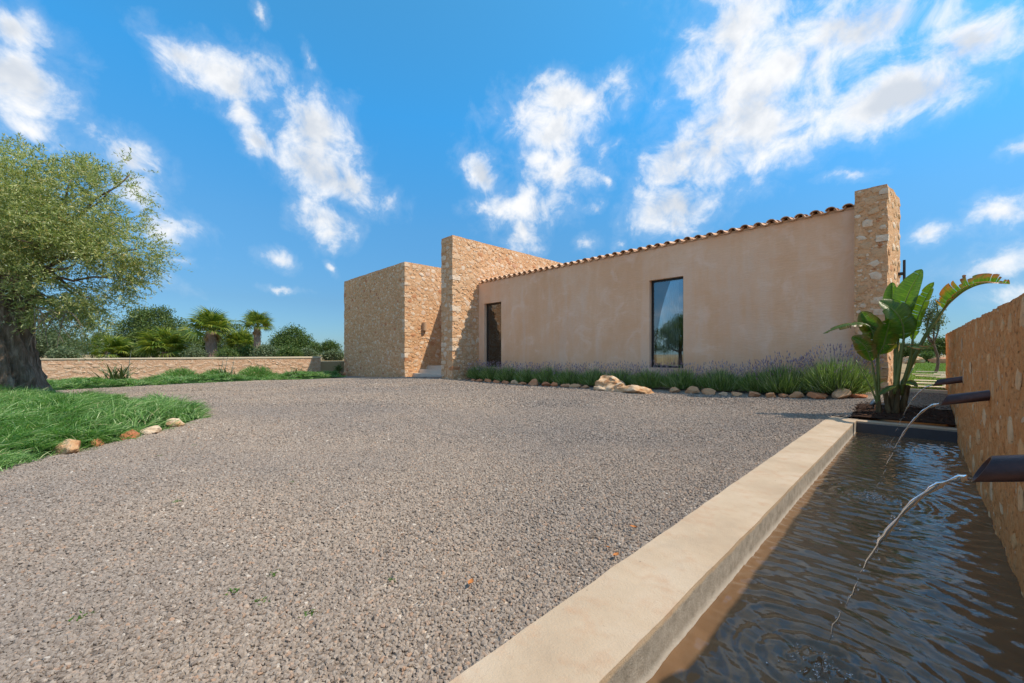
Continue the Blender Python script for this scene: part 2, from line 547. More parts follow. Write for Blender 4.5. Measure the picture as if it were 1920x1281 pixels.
def plaster_mat():
    m, nt, b = newmat('ochre_plaster')
    p = wpos(nt)
    st = nd(nt, 'ShaderNodeMapping', {'Vector': p, 'Scale': (2.0, 2.0, 0.34)}).outputs[0]
    s1 = noise(nt, st, 1.3, 6, 0.6, 0.2)
    s2 = noise(nt, p, 0.55, 5, 0.6)
    s3 = noise(nt, p, 6, 5, 0.6)
    tr = nd(nt, 'ShaderNodeMapping', {'Vector': p, 'Scale': (1.2, 1.2, 5.0)}).outputs[0]
    s4 = noise(nt, tr, 5, 5, 0.6, 0.4)
    s5 = noise(nt, p, 1.7, 6, 0.62, 0.5)
    s6 = noise(nt, p, 3.8, 5, 0.6, 0.3)
    c = ramp(nt, s1, [(0.28, (0.745, 0.455, 0.285)), (0.5, (0.80, 0.505, 0.325)), (0.72, (0.83, 0.555, 0.375))])
    c = mixc(nt, mrange(nt, s2, 0.40, 0.62), c, mixc(nt, 0.5, c, (0.73, 0.40, 0.22)))
    c = mixc(nt, mrange(nt, s3, 0.55, 0.75, 0, 0.35), c, (0.76, 0.54, 0.39))
    c = mixc(nt, mrange(nt, s5, 0.50, 0.66, 0, 0.38), c, (0.74, 0.40, 0.215))
    c = mixc(nt, mrange(nt, s5, 0.47, 0.34, 0, 0.5), c, (0.88, 0.63, 0.48))
    c = mixc(nt, mrange(nt, s6, 0.56, 0.70, 0, 0.22), c, (0.66, 0.39, 0.24))
    # damp, greyer base and rain wash under the tiles
    sz = nd(nt, 'ShaderNodeSeparateXYZ', {0: p}).outputs[2]
    washed = mth(nt, 'MULTIPLY', mrange(nt, mth(nt, 'MULTIPLY_ADD', s1, 1.6, sz), 4.9, 4.1, 0.0, 1.0), mrange(nt, s1, 0.45, 0.65, 0.0, 0.35))
    c = mixc(nt, washed, c, (0.72, 0.53, 0.42))
    nt.links.new(c, b.inputs['Base Color'])
    b.inputs['Roughness'].default_value = 0.95
    b.inputs['Specular IOR Level'].default_value = 0.15
    h = mth(nt, 'ADD', mth(nt, 'MULTIPLY', s4, 1.0), mth(nt, 'MULTIPLY', noise(nt, p, 70, 4, 0.7), 0.25))
    bump(nt, b, h, 0.28, 0.03)
    return m


M['plaster'] = plaster_mat()


def gravel_sheet_mat():
    m, nt, b = newmat('gravel_ground')
    p = wpos(nt)
    vo = nd(nt, 'ShaderNodeTexVoronoi', {'Vector': p, 'Scale': 48.0, 'Randomness': 1.0})
    s = nd(nt, 'ShaderNodeSeparateColor', {0: vo.outputs['Color']})
    c = ramp(nt, s.outputs[0], [(0.0, (0.17, 0.135, 0.11)), (0.4, (0.28, 0.235, 0.20)), (0.75, (0.37, 0.315, 0.27)), (0.93, (0.43, 0.36, 0.30)), (1.0, (0.55, 0.48, 0.42))])
    edge = mrange(nt, vo.outputs['Distance'], 0.35, 0.75)
    c = mixc(nt, mth(nt, 'MULTIPLY', edge, 0.55), c, (0.05, 0.042, 0.036))
    big = noise(nt, p, 0.35, 5, 0.6)
    c = mixc(nt, mrange(nt, big, 0.38, 0.64, 0.0, 1.0), mixc(nt, 1.0, c, (0.90, 0.91, 0.93, 1), 'MULTIPLY'), mixc(nt, 1.0, c, (1.20, 1.15, 1.08, 1), 'MULTIPLY'))
    nt.links.new(c, b.inputs['Base Color'])
    b.inputs['Roughness'].default_value = 0.9
    b.inputs['Specular IOR Level'].default_value = 0.25
    bump(nt, b, mth(nt, 'SUBTRACT', 1.0, vo.outputs['Distance']), 1.0, 0.012)
    return m


M['gravel_sheet'] = gravel_sheet_mat()


def pebble_mat():
    m, nt, b = newmat('gravel_stone')
    r = nd(nt, 'ShaderNodeObjectInfo').outputs['Random']
    c = ramp(nt, r, [(0.0, (0.17, 0.135, 0.112)), (0.25, (0.225, 0.185, 0.155)), (0.6, (0.275, 0.23, 0.195)), (0.88, (0.32, 0.27, 0.228)), (0.94, (0.32, 0.23, 0.175)), (0.975, (0.34, 0.22, 0.15)), (0.99, (0.40, 0.35, 0.30)), (1.0, (0.50, 0.45, 0.40))])
    p = wpos(nt)
    c = mixc(nt, mrange(nt, noise(nt, p, 0.35, 5, 0.6), 0.38, 0.64, 0.0, 1.0), mixc(nt, 1.0, c, (0.90, 0.91, 0.93, 1), 'MULTIPLY'), mixc(nt, 1.0, c, (1.20, 1.15, 1.08, 1), 'MULTIPLY'))
    c = mixc(nt, mrange(nt, noise(nt, p, 160, 3, 0.6), 0.4, 0.7, 0, 0.35), c, (0.36, 0.31, 0.27))
    nt.links.new(c, b.inputs['Base Color'])
    b.inputs['Roughness'].default_value = 0.95
    b.inputs['Specular IOR Level'].default_value = 0.12
    return m


M['pebble'] = pebble_mat()


def kerb_mat():
    m, nt, b = newmat('kerb_concrete')
    p = wpos(nt)
    n1 = noise(nt, p, 2.2, 5, 0.6)
    n2 = noise(nt, p, 120, 4, 0.7)
    c = ramp(nt, n1, [(0.3, (0.40, 0.305, 0.215)), (0.5, (0.47, 0.365, 0.26)), (0.7, (0.52, 0.42, 0.315))])
    c = mixc(nt, mrange(nt, n2, 0.36, 0.28, 0, 0.5), c, (0.26, 0.19, 0.13))
    c = mixc(nt, mrange(nt, noise(nt, p, 9, 5, 0.65), 0.52, 0.70, 0, 0.5), c, (0.43, 0.27, 0.17))
    c = mixc(nt, mrange(nt, noise(nt, p, 3.3, 6, 0.7), 0.56, 0.72, 0, 0.35), c, (0.30, 0.25, 0.20))
    c = mixc(nt, mrange(nt, noise(nt, p, 34, 3, 0.5), 0.27, 0.22, 0, 0.7), c, (0.16, 0.11, 0.08))
    # pool side is bare grey cement, limescale near the waterline
    z = nd(nt, 'ShaderNodeSeparateXYZ', {0: p})
    zz = mth(nt, 'MULTIPLY_ADD', noise(nt, p, 14, 4, 0.6), 0.03, z.outputs[2])
    grey = ramp(nt, noise(nt, p, 18, 5, 0.6), [(0.3, (0.24, 0.22, 0.19)), (0.7, (0.40, 0.37, 0.33))])
    lime = mixc(nt, mrange(nt, zz, -0.05, -0.085), grey, (0.52, 0.50, 0.46))
    c = mixc(nt, mrange(nt, zz, 0.050, 0.036), c, lime)
    nt.links.new(c, b.inputs['Base Color'])
    b.inputs['Roughness'].default_value = 0.9
    b.inputs['Specular IOR Level'].default_value = 0.2
    bump(nt, b, mth(nt, 'ADD', n2, mth(nt, 'MULTIPLY', noise(nt, p, 12, 4), 1.5)), 0.45, 0.008)
    return m


M['kerb'] = kerb_mat()
M['wet_shade'] = plain('wet_shaded_cement', (0.045, 0.05, 0.06), 0.35, 0.5, var=0.4, vscale=5, bstr=0.2)  # wet cement, its dark tone also painting in the end wall's shadow
M['soil'] = plain('mulch_soil', (0.045, 0.025, 0.017), 0.95, 0.1, var=0.6, vscale=25, bstr=1.0, bscale=60)
M['terrain'] = plain('dry_field', (0.30, 0.22, 0.12), 0.95, 0.1, var=0.4, vscale=0.4)
M['lawn'] = plain('lawn_ground', (0.10, 0.16, 0.025), 0.95, 0.1, var=0.5, vscale=2.0)
M['slab'] = plain('pale_stone_slab', (0.62, 0.52, 0.38), 0.9, 0.2, var=0.15, vscale=9, bstr=0.4)
M['step'] = plain('step_stone', (0.60, 0.53, 0.45), 0.85, 0.2, var=0.12, vscale=8, bstr=0.3)
M['black'] = plain('black_frame', (0.012, 0.012, 0.014), 0.4, 0.5)
M['brown'] = plain('dark_brown_frame', (0.035, 0.022, 0.016), 0.45, 0.4)
M['room'] = plain('room_wall', (0.25, 0.23, 0.20), 0.9, 0.1)
M['rust'] = plain('rusty_iron', (0.075, 0.036, 0.032), 0.38, 0.5, 0.55, var=0.5, vscale=30, bstr=0.15, bscale=120)
M['lamp'] = plain('clay_lamp', (0.52, 0.33, 0.20), 0.9, 0.2, var=0.1)
M['spot'] = plain('garden_spot', (0.22, 0.24, 0.26), 0.35, 0.5, 0.6)
M['dry_leaf'] = plain('dry_leaf', (0.45, 0.17, 0.05), 0.7, 0.2, var=0.4, vscale=90)
M['twig'] = plain('twig_bark', (0.16, 0.13, 0.10), 0.9, 0.1, var=0.3, vscale=20)


def tile_mat():
    m, nt, b = newmat('clay_tile')
    p = wpos(nt)
    r = nd(nt, 'ShaderNodeObjectInfo').outputs['Random']
    c = ramp(nt, r, [(0.0, (0.52, 0.29, 0.165)), (0.5, (0.62, 0.38, 0.23)), (1.0, (0.70, 0.47, 0.31))])
    n = noise(nt, p, 12, 5, 0.6)
    c = mixc(nt, mrange(nt, n, 0.45, 0.7, 0, 0.5), c, (0.32, 0.20, 0.13))
    nt.links.new(c, b.inputs['Base Color'])
    b.inputs['Roughness'].default_value = 0.9
    bump(nt, b, n, 0.3, 0.01)
    return m


M['tile'] = tile_mat()


def glass_mat(name, tintc, ior=1.75):
    m, nt, b = newmat(name)
    nt.nodes.remove(b)
    fr = nd(nt, 'ShaderNodeFresnel', {'IOR': ior})
    tr = nd(nt, 'ShaderNodeBsdfTransparent', {0: (*tintc, 1)})
    gl = nd(nt, 'ShaderNodeBsdfGlossy', {'Color': (0.95, 0.97, 1, 1), 'Roughness': 0.0})
    f = mth(nt, 'MULTIPLY_ADD', fr.outputs[0], 1.0, 0.06, clamp=True)
    mx = nd(nt, 'ShaderNodeMixShader', {0: f, 1: tr.outputs[0], 2: gl.outputs[0]})
    nt.links.new(mx.outputs[0], nt.nodes['Material Output'].inputs[0])
    return m


M['glass'] = glass_mat('window_glass', (0.80, 0.88, 0.90), 2.3)
M['door_glass'] = glass_mat('door_glass', (0.5, 0.48, 0.45), 1.9)


def curtain_mat():
    m, nt, b = newmat('sheer_curtain')
    b.inputs['Base Color'].default_value = (0.78, 0.84, 0.86, 1)
    b.inputs['Roughness'].default_value = 0.9
    tr = nd(nt, 'ShaderNodeBsdfTranslucent', {0: (0.75, 0.8, 0.8, 1)})
    mx = nd(nt, 'ShaderNodeMixShader', {0: 0.4, 1: b.outputs[0], 2: tr.outputs[0]})
    nt.links.new(mx.outputs[0], nt.nodes['Material Output'].inputs[0])
    return m


M['curtain'] = curtain_mat()


def water_mat():
    m, nt, b = newmat('murky_water')
    p = wpos(nt)
    c = ramp(nt, noise(nt, p, 1.6, 4, 0.6), [(0.3, (0.130, 0.074, 0.038)), (0.7, (0.175, 0.105, 0.058))])
    nt.links.new(c, b.inputs['Base Color'])
    b.inputs['Roughness'].default_value = 0.03
    b.inputs['IOR'].default_value = 1.36
    b.inputs['Specular IOR Level'].default_value = 0.6
    b.inputs['Subsurface Weight'].default_value = 0.0
    b.inputs['Subsurface Radius'].default_value = (0.5, 0.36, 0.22)
    b.inputs['Subsurface Scale'].default_value = 0.6
    bump(nt, b, noise(nt, p, 45, 3, 0.6), 0.06, 0.01)
    return m


M['water'] = water_mat()
m_, nt_, b_ = newmat('falling_water')
b_.inputs['Base Color'].default_value = (0.97, 0.98, 1.0, 1)
b_.inputs['Roughness'].default_value = 0.04
b_.inputs['IOR'].default_value = 1.33
b_.inputs['Transmission Weight'].default_value = 1.0
M['stream'] = m_
M['foam'] = plain('foam', (0.72, 0.73, 0.74), 0.25, 0.6)


def bark_mat(name, c1, c2, c3, sc=1.0):
    m, nt, b = newmat(name)
    p = wpos(nt)
    st = nd(nt, 'ShaderNodeMapping', {'Vector': p, 'Scale': (9 * sc, 9 * sc, 2.2 * sc)}).outputs[0]
    n = noise(nt, st, 1.2, 7, 0.65, 0.6)
    n2 = noise(nt, p, 3 * sc, 5, 0.6)
    c = ramp(nt, n, [(0.30, c1), (0.5, c2), (0.72, c3)])
    c = mixc(nt, mrange(nt, n2, 0.4, 0.7, 0, 0.5), c, tuple(x * 1.15 for x in c2))
    nt.links.new(c, b.inputs['Base Color'])
    b.inputs['Roughness'].default_value = 0.95
    b.inputs['Specular IOR Level'].default_value = 0.1
    bump(nt, b, n, 1.0, 0.06)
    return m


M['olive_bark'] = bark_mat('olive_bark', (0.05, 0.033, 0.022), (0.20, 0.142, 0.10), (0.44, 0.345, 0.265))
M['bark'] = bark_mat('tree_bark', (0.06, 0.045, 0.035), (0.13, 0.10, 0.08), (0.2, 0.16, 0.13))
M['palm_bark'] = bark_mat('palm_bark', (0.13, 0.09, 0.065), (0.26, 0.20, 0.16), (0.38, 0.31, 0.26), 1.5)
M['olive_leaf'] = leaf_mat('olive_leaf', [(0.0, (0.11, 0.165, 0.045)), (0.3, (0.24, 0.30, 0.09)), (0.6, (0.38, 0.42, 0.155)), (0.85, (0.52, 0.54, 0.28)), (0.92, (0.58, 0.44, 0.15)), (1.0, (0.68, 0.72, 0.54))], 0.38, 0.45, 0.4)
M['dark_leaf'] = leaf_mat('dark_tree_leaf', [(0.0, (0.035, 0.07, 0.015)), (0.5, (0.08, 0.135, 0.028)), (1.0, (0.16, 0.20, 0.05))], 0.25)
M['green_leaf'] = leaf_mat('green_bush_leaf', [(0.0, (0.04, 0.085, 0.02)), (0.5, (0.085, 0.15, 0.035)), (1.0, (0.16, 0.21, 0.06))], 0.3)
M['grey_leaf'] = leaf_mat('grey_shrub_leaf', [(0.0, (0.06, 0.10, 0.05)), (0.5, (0.13, 0.18, 0.09)), (1.0, (0.22, 0.27, 0.15))], 0.25)
M['palm_leaf'] = leaf_mat('palm_leaf', [(0.0, (0.06, 0.12, 0.018)), (0.5, (0.14, 0.21, 0.03)), (1.0, (0.30, 0.33, 0.06))], 0.35, 0.4, 0.5)
M['palm_dry'] = leaf_mat('palm_dry_leaf', [(0.0, (0.28, 0.17, 0.08)), (1.0, (0.42, 0.30, 0.15))], 0.2)
M['cover'] = leaf_mat('ground_cover_blade', [(0.0, (0.055, 0.14, 0.03)), (0.4, (0.12, 0.26, 0.055)), (0.75, (0.21, 0.37, 0.10)), (0.93, (0.36, 0.48, 0.20)), (1.0, (0.50, 0.47, 0.25))], 0.35, 0.4, 0.5, (1.0, 1.3, 0.5))
M['grass'] = leaf_mat('lawn_blade', [(0.0, (0.07, 0.13, 0.012)), (1.0, (0.19, 0.27, 0.03))], 0.4)
M['lav'] = leaf_mat('lavender_leaf', [(0.0, (0.085, 0.14, 0.035)), (0.5, (0.20, 0.29, 0.075)), (0.82, (0.33, 0.43, 0.15)), (1.0, (0.60, 0.63, 0.45))], 0.3, 0.5, 0.3, (1.1, 1.3, 0.6))
M['lav_flower'] = leaf_mat('lavender_flower', [(0.0, (0.20, 0.12, 0.19)), (0.5, (0.33, 0.24, 0.32)), (1.0, (0.48, 0.40, 0.46))], 0.2)
M['lav_stem'] = leaf_mat('lavender_stem', [(0.0, (0.12, 0.15, 0.10)), (1.0, (0.28, 0.30, 0.26))], 0.15)
M['aloe'] = leaf_mat('aloe_leaf', [(0.0, (0.06, 0.085, 0.03)), (0.6, (0.15, 0.17, 0.06)), (1.0, (0.25, 0.22, 0.08))], 0.2, 0.4, 0.5)
M['weed'] = leaf_mat('weed_leaf', [(0.0, (0.04, 0.10, 0.015)), (1.0, (0.10, 0.20, 0.03))], 0.3)


def paddle_mat():
    m, nt, b = newmat('paddle_leaf')
    p = wpos(nt)
    uv = nd(nt, 'ShaderNodeAttribute', attribute_name='leafpos').outputs['Vector']
    s = nd(nt, 'ShaderNodeSeparateXYZ', {0: uv})     # x along, y across 0..1, z dryness
    ribs = noise(nt, nd(nt, 'ShaderNodeCombineXYZ', {0: mth(nt, 'MULTIPLY', s.outputs[0], 60.0), 1: mth(nt, 'MULTIPLY', s.outputs[1], 1.5)}).outputs[0], 1.0, 3, 0.6)
    c = ramp(nt, ribs, [(0.3, (0.035, 0.08, 0.012)), (0.55, (0.07, 0.145, 0.018)), (0.75, (0.14, 0.22, 0.032))])
    dry = mth(nt, 'MULTIPLY', mrange(nt, mth(nt, 'MULTIPLY_ADD', noise(nt, p, 16, 4), 0.7, s.outputs[1]), 0.72, 1.05), s.outputs[2])
    c = mixc(nt, dry, c, (0.26, 0.10, 0.045))
    mid = mrange(nt, s.outputs[1], 0.10, 0.03)
    c = mixc(nt, mth(nt, 'MULTIPLY', mid, 0.7), c, (0.22, 0.27, 0.08))
    nt.links.new(c, b.inputs['Base Color'])
    b.inputs['Roughness'].default_value = 0.32
    b.inputs['Specular IOR Level'].default_value = 0.5
    bump(nt, b, ribs, 0.35, 0.01)
    tr = nd(nt, 'ShaderNodeBsdfTranslucent', {0: mixc(nt, 1.0, c, (1.9, 2.0, 0.55, 1), 'MULTIPLY')})
    mx = nd(nt, 'ShaderNodeMixShader', {0: 0.5, 1: b.outputs[0], 2: tr.outputs[0]})
    nt.links.new(mx.outputs[0], nt.nodes['Material Output'].inputs[0])
    return m


M['paddle'] = paddle_mat()
M['petiole'] = plain('green_petiole', (0.11, 0.15, 0.04), 0.4, 0.5, var=0.35, vscale=14)
M['stalk'] = bark_mat('plant_stalk', (0.05, 0.034, 0.02), (0.13, 0.095, 0.05), (0.24, 0.20, 0.11), 1.6)


# ------------------------------------------------------------------ the lie of the land
def zg(x, y):
    x = np.asarray(x, float)
    y = np.asarray(y, float)
    wx = np.interp(x, [-14, -11.4, -8.5, -6, -3.3, -2.2, -1.1, -0.6, 4], [0.0, 0.05, 0.10, 0.20, 0.42, 0.53, 0.78, 1.0, 1.0])
    ry = np.interp(y, [4, 6.5, 7.7, 8.6, 9.3, 10.0, 10.6], [0.0, 0.02, 0.06, 0.18, 0.245, 0.34, 0.36])
    left = -0.34 * np.clip((-14.5 - x) / 10.5, 0, 1)
    und = 0.02 * np.sin(x * 0.6 + 1) * np.sin(y * 0.5)
    return wx * ry + left + und * (np.clip((-2 - x) / 3, 0, 1))


def zgs(x, y):
    return float(zg(x, y))


# terrain: one sheet out to the horizon, a step up behind the boundary wall
gx = np.array([-4000, -800, -200, -90, -60, -40, -25.8, -25.6, -14, 4, 30, 90, 300, 4000.0])
gy = np.array([-4000, -800, -200, -60, -20, 0, 10, 20, 40, 90, 300, 4000.0])
XX, YY = np.meshgrid(gx, gy, indexing='ij')
ZZ = np.where(XX < -25.7, 0.55, -0.42)
tag(obj('terrain', mesh('terrain', np.stack([XX, YY, ZZ], -1), [grid_faces(len(gx), len(gy))], M['terrain'])), kind='structure')

# gravel yard
gx = np.unique(np.round(np.concatenate([np.arange(-26, -0.9, 0.25), [-0.95], np.arange(-0.75, 3.01, 0.25)]), 3))
gy = np.unique(np.round(np.concatenate([np.arange(-9, 7.6, 0.25), [7.78], np.arange(8.0, 10.61, 0.2)]), 3))
XX, YY = np.meshgrid(gx, gy, indexing='ij')
V = np.stack([XX, YY, zg(XX, YY)], -1).reshape(-1, 3)
F = grid_faces(len(gx), len(gy))
c = V[F].mean(1)
keep = ~((c[:, 0] > -0.95) & (c[:, 1] < 7.78)) & ~((c[:, 0] > 0.30) & (c[:, 1] < 10.6))
gravel_yard = tag(obj('gravel_yard', mesh('gravel_yard', V, [F[keep]], M['gravel_sheet'], True)), kind='structure')


def in_poly(px, py, poly):
    r = np.zeros(len(px), bool)
    j = len(poly) - 1
    for i in range(len(poly)):
        xi, yi = poly[i]
        xj, yj = poly[j]
        r ^= ((yi > py) != (yj > py)) & (px < (xj - xi) * (py - yi) / (yj - yi + 1e-12) + xi)
        j = i
    return r


ISLAND = [(-4.6, -2.2), (-5.05, -1.2), (-5.48, -0.75), (-6.03, -0.42), (-6.5, 0.04), (-7.22, 0.52), (-7.85, 0.88), (-8.5, 0.92), (-9.1, 0.62), (-9.8, 0.25), (-10.7, -0.25), (-11.6, -0.75),
          (-12.6, -1.0), (-13.5, -1.0), (-14.6, -1.6), (-15.3, -2.7), (-15.2, -4.2), (-12, -5.5), (-7, -5), (-5, -3.6)]


def gravel_points():
    out = []
    cy, sy = math.cos(YAW), math.sin(YAW)
    for t0, t1, dens, s0, s1 in ((0.75, 2.0, 11500, 0.0055, 0.0092), (2.0, 4.5, 7000, 0.0065, 0.0100), (4.5, 7.5, 3300, 0.0085, 0.0125), (7.5, 11, 1100, 0.012, 0.018), (11, 18, 420, 0.016, 0.026)):
        n = int(dens * (t1 - t0) * 3.6 * t1)
        t = t0 + (t1 - t0) * rng.random(n)
        w = (rng.random(n) * 3.6 - 2.1) * t1
        x = cy * w - sy * t
        y = sy * w + cy * t
        k = (np.abs(w) < 1.75 * t + 0.8)
        k &= (x < -0.945) & (y < 9.25) & (x > -24) | ((y > 7.8) & (y < 9.9) & (x < 0.32) & (x > -24))
        k &= ~in_poly(x, y, ISLAND)
        k &= ~((x > -0.72) & (y < 8.6)) & ~((y > 9.2) & (x < -0.45))
        x, y = x[k], y[k]
        n = len(x)
        s = s0 + (s1 - s0) * rng.random(n) ** 1.6
        sc = np.stack([s * (0.8 + 0.5 * rng.random(n)), s * (0.75 + 0.4 * rng.random(n)), s * (0.5 + 0.35 * rng.random(n))], 1)
        out.append((np.stack([x, y, zg(x, y) + s * (0.10 + 0.45 * rng.random(n))], 1), sc))
    return np.concatenate([o[0] for o in out]), np.concatenate([o[1] for o in out])


def build_gravel():
    P, S = gravel_points()
    n = len(P)
    me = bpy.data.meshes.new('gravel')
    me.vertices.add(n)
    me.vertices.foreach_set('co', P.astype(np.float32).ravel())
    a = me.attributes.new('sc', 'FLOAT_VECTOR', 'POINT')
    a.data.foreach_set('vector', S.astype(np.float32).ravel())
    R = np.stack([rng.normal(0, 0.5, n), rng.normal(0, 0.5, n), rng.random(n) * 6.283], 1)
    a = me.attributes.new('rt', 'FLOAT_VECTOR', 'POINT')
    a.data.foreach_set('vector', R.astype(np.float32).ravel())
    a = me.attributes.new('ix', 'INT', 'POINT')
    a.data.foreach_set('value', rng.integers(0, 5, n).astype(np.int32))
    me.materials.append(M['pebble'])
    o = obj('gravel', me)
    tag(o, 'loose grey brown gravel spread over the whole yard', 'gravel', kind='stuff')
    g = bpy.data.node_groups.new('gravel_scatter', 'GeometryNodeTree')
    g.interface.new_socket('Geometry', in_out='INPUT', socket_type='NodeSocketGeometry')
    g.interface.new_socket('Geometry', in_out='OUTPUT', socket_type='NodeSocketGeometry')
    gi = g.nodes.new('NodeGroupInput')
    go = g.nodes.new('NodeGroupOutput')
    join = g.nodes.new('GeometryNodeJoinGeometry')
    for k in range(5):
        ico = nd(g, 'GeometryNodeMeshIcoSphere', {'Radius': 1.0, 'Subdivisions': 2})
        pos = nd(g, 'GeometryNodeInputPosition')
        nz = nd(g, 'ShaderNodeTexNoise', {'Vector': pos.outputs[0], 'W': k * 3.7 + 1.0, 'Scale': 0.9, 'Detail': 1.0}, noise_dimensions='4D')
        sub = nd(g, 'ShaderNodeVectorMath', {0: nz.outputs['Color'], 1: (0.5, 0.5, 0.5)}, operation='SUBTRACT')
        scl = nd(g, 'ShaderNodeVectorMath', {0: sub.outputs[0], 'Scale': 2.0}, operation='SCALE')
        sp = nd(g, 'GeometryNodeSetPosition', {'Geometry': ico.outputs[0], 'Offset': scl.outputs[0]})
        sm = nd(g, 'GeometryNodeSetMaterial', {'Geometry': sp.outputs[0], 'Material': M['pebble']})
        ti = nd(g, 'GeometryNodeGeometryToInstance', {0: sm.outputs[0]})
        g.links.new(ti.outputs[0], join.inputs[0])

    def att(name, typ):
        return [s for s in nd(g, 'GeometryNodeInputNamedAttribute', {'Name': name}, data_type=typ).outputs if s.enabled][0]
    e2r = nd(g, 'FunctionNodeEulerToRotation', {0: att('rt', 'FLOAT_VECTOR')})
    iop = nd(g, 'GeometryNodeInstanceOnPoints', {'Points': gi.outputs[0], 'Instance': join.outputs[0], 'Pick Instance': True,
             'Instance Index': att('ix', 'INT'), 'Rotation': e2r.outputs[0], 'Scale': att('sc', 'FLOAT_VECTOR')})
    g.links.new(iop.outputs[0], go.inputs[0])
    md = o.modifiers.new('scatter', 'NODES')
    md.node_group = g


build_gravel()

# lawn with stone strips let into it
lawn_me = MB()
xs = np.linspace(-0.2, 40, 40)
ys = np.linspace(10.25, 60, 60)
XX, YY = np.meshgrid(xs, ys, indexing='ij')
lawn_me.add(np.stack([XX, YY, 0.37 + 0.008 * np.sin(XX * 2.1) * np.cos(YY * 1.7)], -1), grid_faces(40, 60))
lawn = lawn_me.build('lawn', M['lawn'])
tag(lawn, kind='structure')


def slab(x0, x1, y0, y1, z):
    mb = rough_prism([(x0, y0), (x1, y0), (x1, y1), (x0, y1)], z - 0.12, z, 0.3, 0.006, 2.0, 3)
    o = mb.build('paving_slab', M['slab'], lawn)
    return o


for i in range(5):
    slab(-0.25 + i * 1.2, 0.93 + i * 1.2, 10.0, 10.24, 0.385)
yy = 10.75
k = 0
while yy < 21:
    x0 = -0.1 + (0.5 if k % 2 else 0.0) + random.uniform(-0.1, 0.1)
    for i in range(2):
        L = random.uniform(1.0, 1.5)
        if random.random() < 0.85:
            slab(x0, x0 + L, yy, yy + 0.26, 0.40)
        x0 += L + random.uniform(0.08, 0.3)
    yy += random.uniform(0.55, 0.8)
    k += 1


def blades(P, dirs, length, width, bend, mat, name, parent=None, seg=2):
    """narrow curved blades; P base points, dirs unit leaning directions"""
    n = len(P)
    d = dirs / (np.linalg.norm(dirs, axis=1)[:, None] + 1e-9)
    side = np.cross(d, rng.normal(size=(n, 3)))
    side /= np.linalg.norm(side, axis=1)[:, None] + 1e-9
    L = np.asarray(length)[:, None] if np.ndim(length) else np.full((n, 1), length)
    Wd = np.asarray(width)[:, None] if np.ndim(width) else np.full((n, 1), width)
    bend = np.asarray(bend)
    if bend.ndim == 1:
        bend = np.broadcast_to(bend, (n, 3))
    pts = []
    for k in range(seg + 1):
        t = k / seg
        c = P + d * L * t + bend * L * t * t
        if k < seg:
            w = Wd * (1 - 0.45 * t)
            pts += [c - side * w / 2, c + side * w / 2]
        else:
            pts.append(c)
    V = np.stack(pts, 1)
    m = V.shape[1]
    base = np.arange(n)[:, None] * m
    q = np.concatenate([base + np.array([2 * k, 2 * k + 1, 2 * k + 3, 2 * k + 2]) for k in range(seg - 1)]) if seg > 1 else []
    t = base + np.array([2 * (seg - 1), 2 * (seg - 1) + 1, 2 * seg])
    return obj(name, mesh(name, V, [x for x in (q, t) if len(x)], mat), parent)


n = 26000
P = np.stack([rng.uniform(-0.2, 3.5, n), 10.3 + 30 * rng.random(n) ** 1.6, np.full(n, 0.36)], 1)
lg = blades(P, rng.normal(size=(n, 3)) * 0.4 + (0, 0, 1), rng.uniform(0.03, 0.07, n), 0.02, (0, 0, -0.1), M['grass'], 'lawn_grass', seg=1)
tag(lg, 'bright green mown grass of the lawn past the villa', 'grass', kind='stuff')

# ------------------------------------------------------------------ villa
FY = 10.5            # facade plane
EAVE = 3.92
villa = tag(empty('villa', (-9.0, 12.0, 0.0)), 'low ochre villa with plaster front, clay tile eaves and rubble stone walls', 'house')


def lump_mesh(i):
    r = np.random.default_rng(100 + i)
    n = 8
    a = np.linspace(0, 2 * np.pi, n, endpoint=False) + r.uniform(-0.33, 0.33, n)
    rad = 0.5 * (0.55 + 0.5 * r.random(n))
    o = np.stack([np.cos(a) * rad, np.sin(a) * rad], 1)
    V = [np.c_[o, np.full(n, -0.6)], np.c_[o * 0.93, np.full(n, 0.45) + r.uniform(-.15, .15, n)], np.c_[o * 0.62, np.full(n, 0.9) + r.uniform(-.2, .2, n)], [[0, 0, 1.0]]]
    q, t = [], []
    for k in range(2):
        for j in range(n):
            j2 = (j + 1) % n
            q.append((k * n + j, k * n + j2, (k + 1) * n + j2, (k + 1) * n + j))
    for j in range(n):
        t.append((2 * n + j, 2 * n + (j + 1) % n, 3 * n))
    return np.concatenate(V), np.array(q), np.array(t)


LUMPS = [lump_mesh(i) for i in range(14)]


def lump_data(mat):
    return [mesh('stone', v, [q, t], mat, True) for v, q, t in LUMPS]


L_STONE = lump_data(M['stone'])
L_GW = lump_data(M['gw_stone'])


def scatter_2d(W, H, smin, smax, tries, asp=(0.55, 0.95), gap=0.9, seed=1, sizes=None, mask=None):
    r = np.random.default_rng(seed)
    out = np.zeros((0, 4))
    S = np.sort(smin + (smax - smin) * r.random(tries) ** 1.8)[::-1]
    for s in S:
        u, v = r.uniform(0, W), r.uniform(0, H)
        if u < s * 0.35 or u > W - s * 0.35 or v < s * 0.25 or v > H - s * 0.3:
            continue
        if mask is not None and not mask(u, v, s):
            continue
        if len(out):
            d = np.hypot(out[:, 0] - u, (out[:, 1] - v) * 1.25)
            if (d < gap * (out[:, 2] + s) / 2).any():
                continue
        out = np.vstack([out, (u, v, s, s * r.uniform(*asp))])
    return out


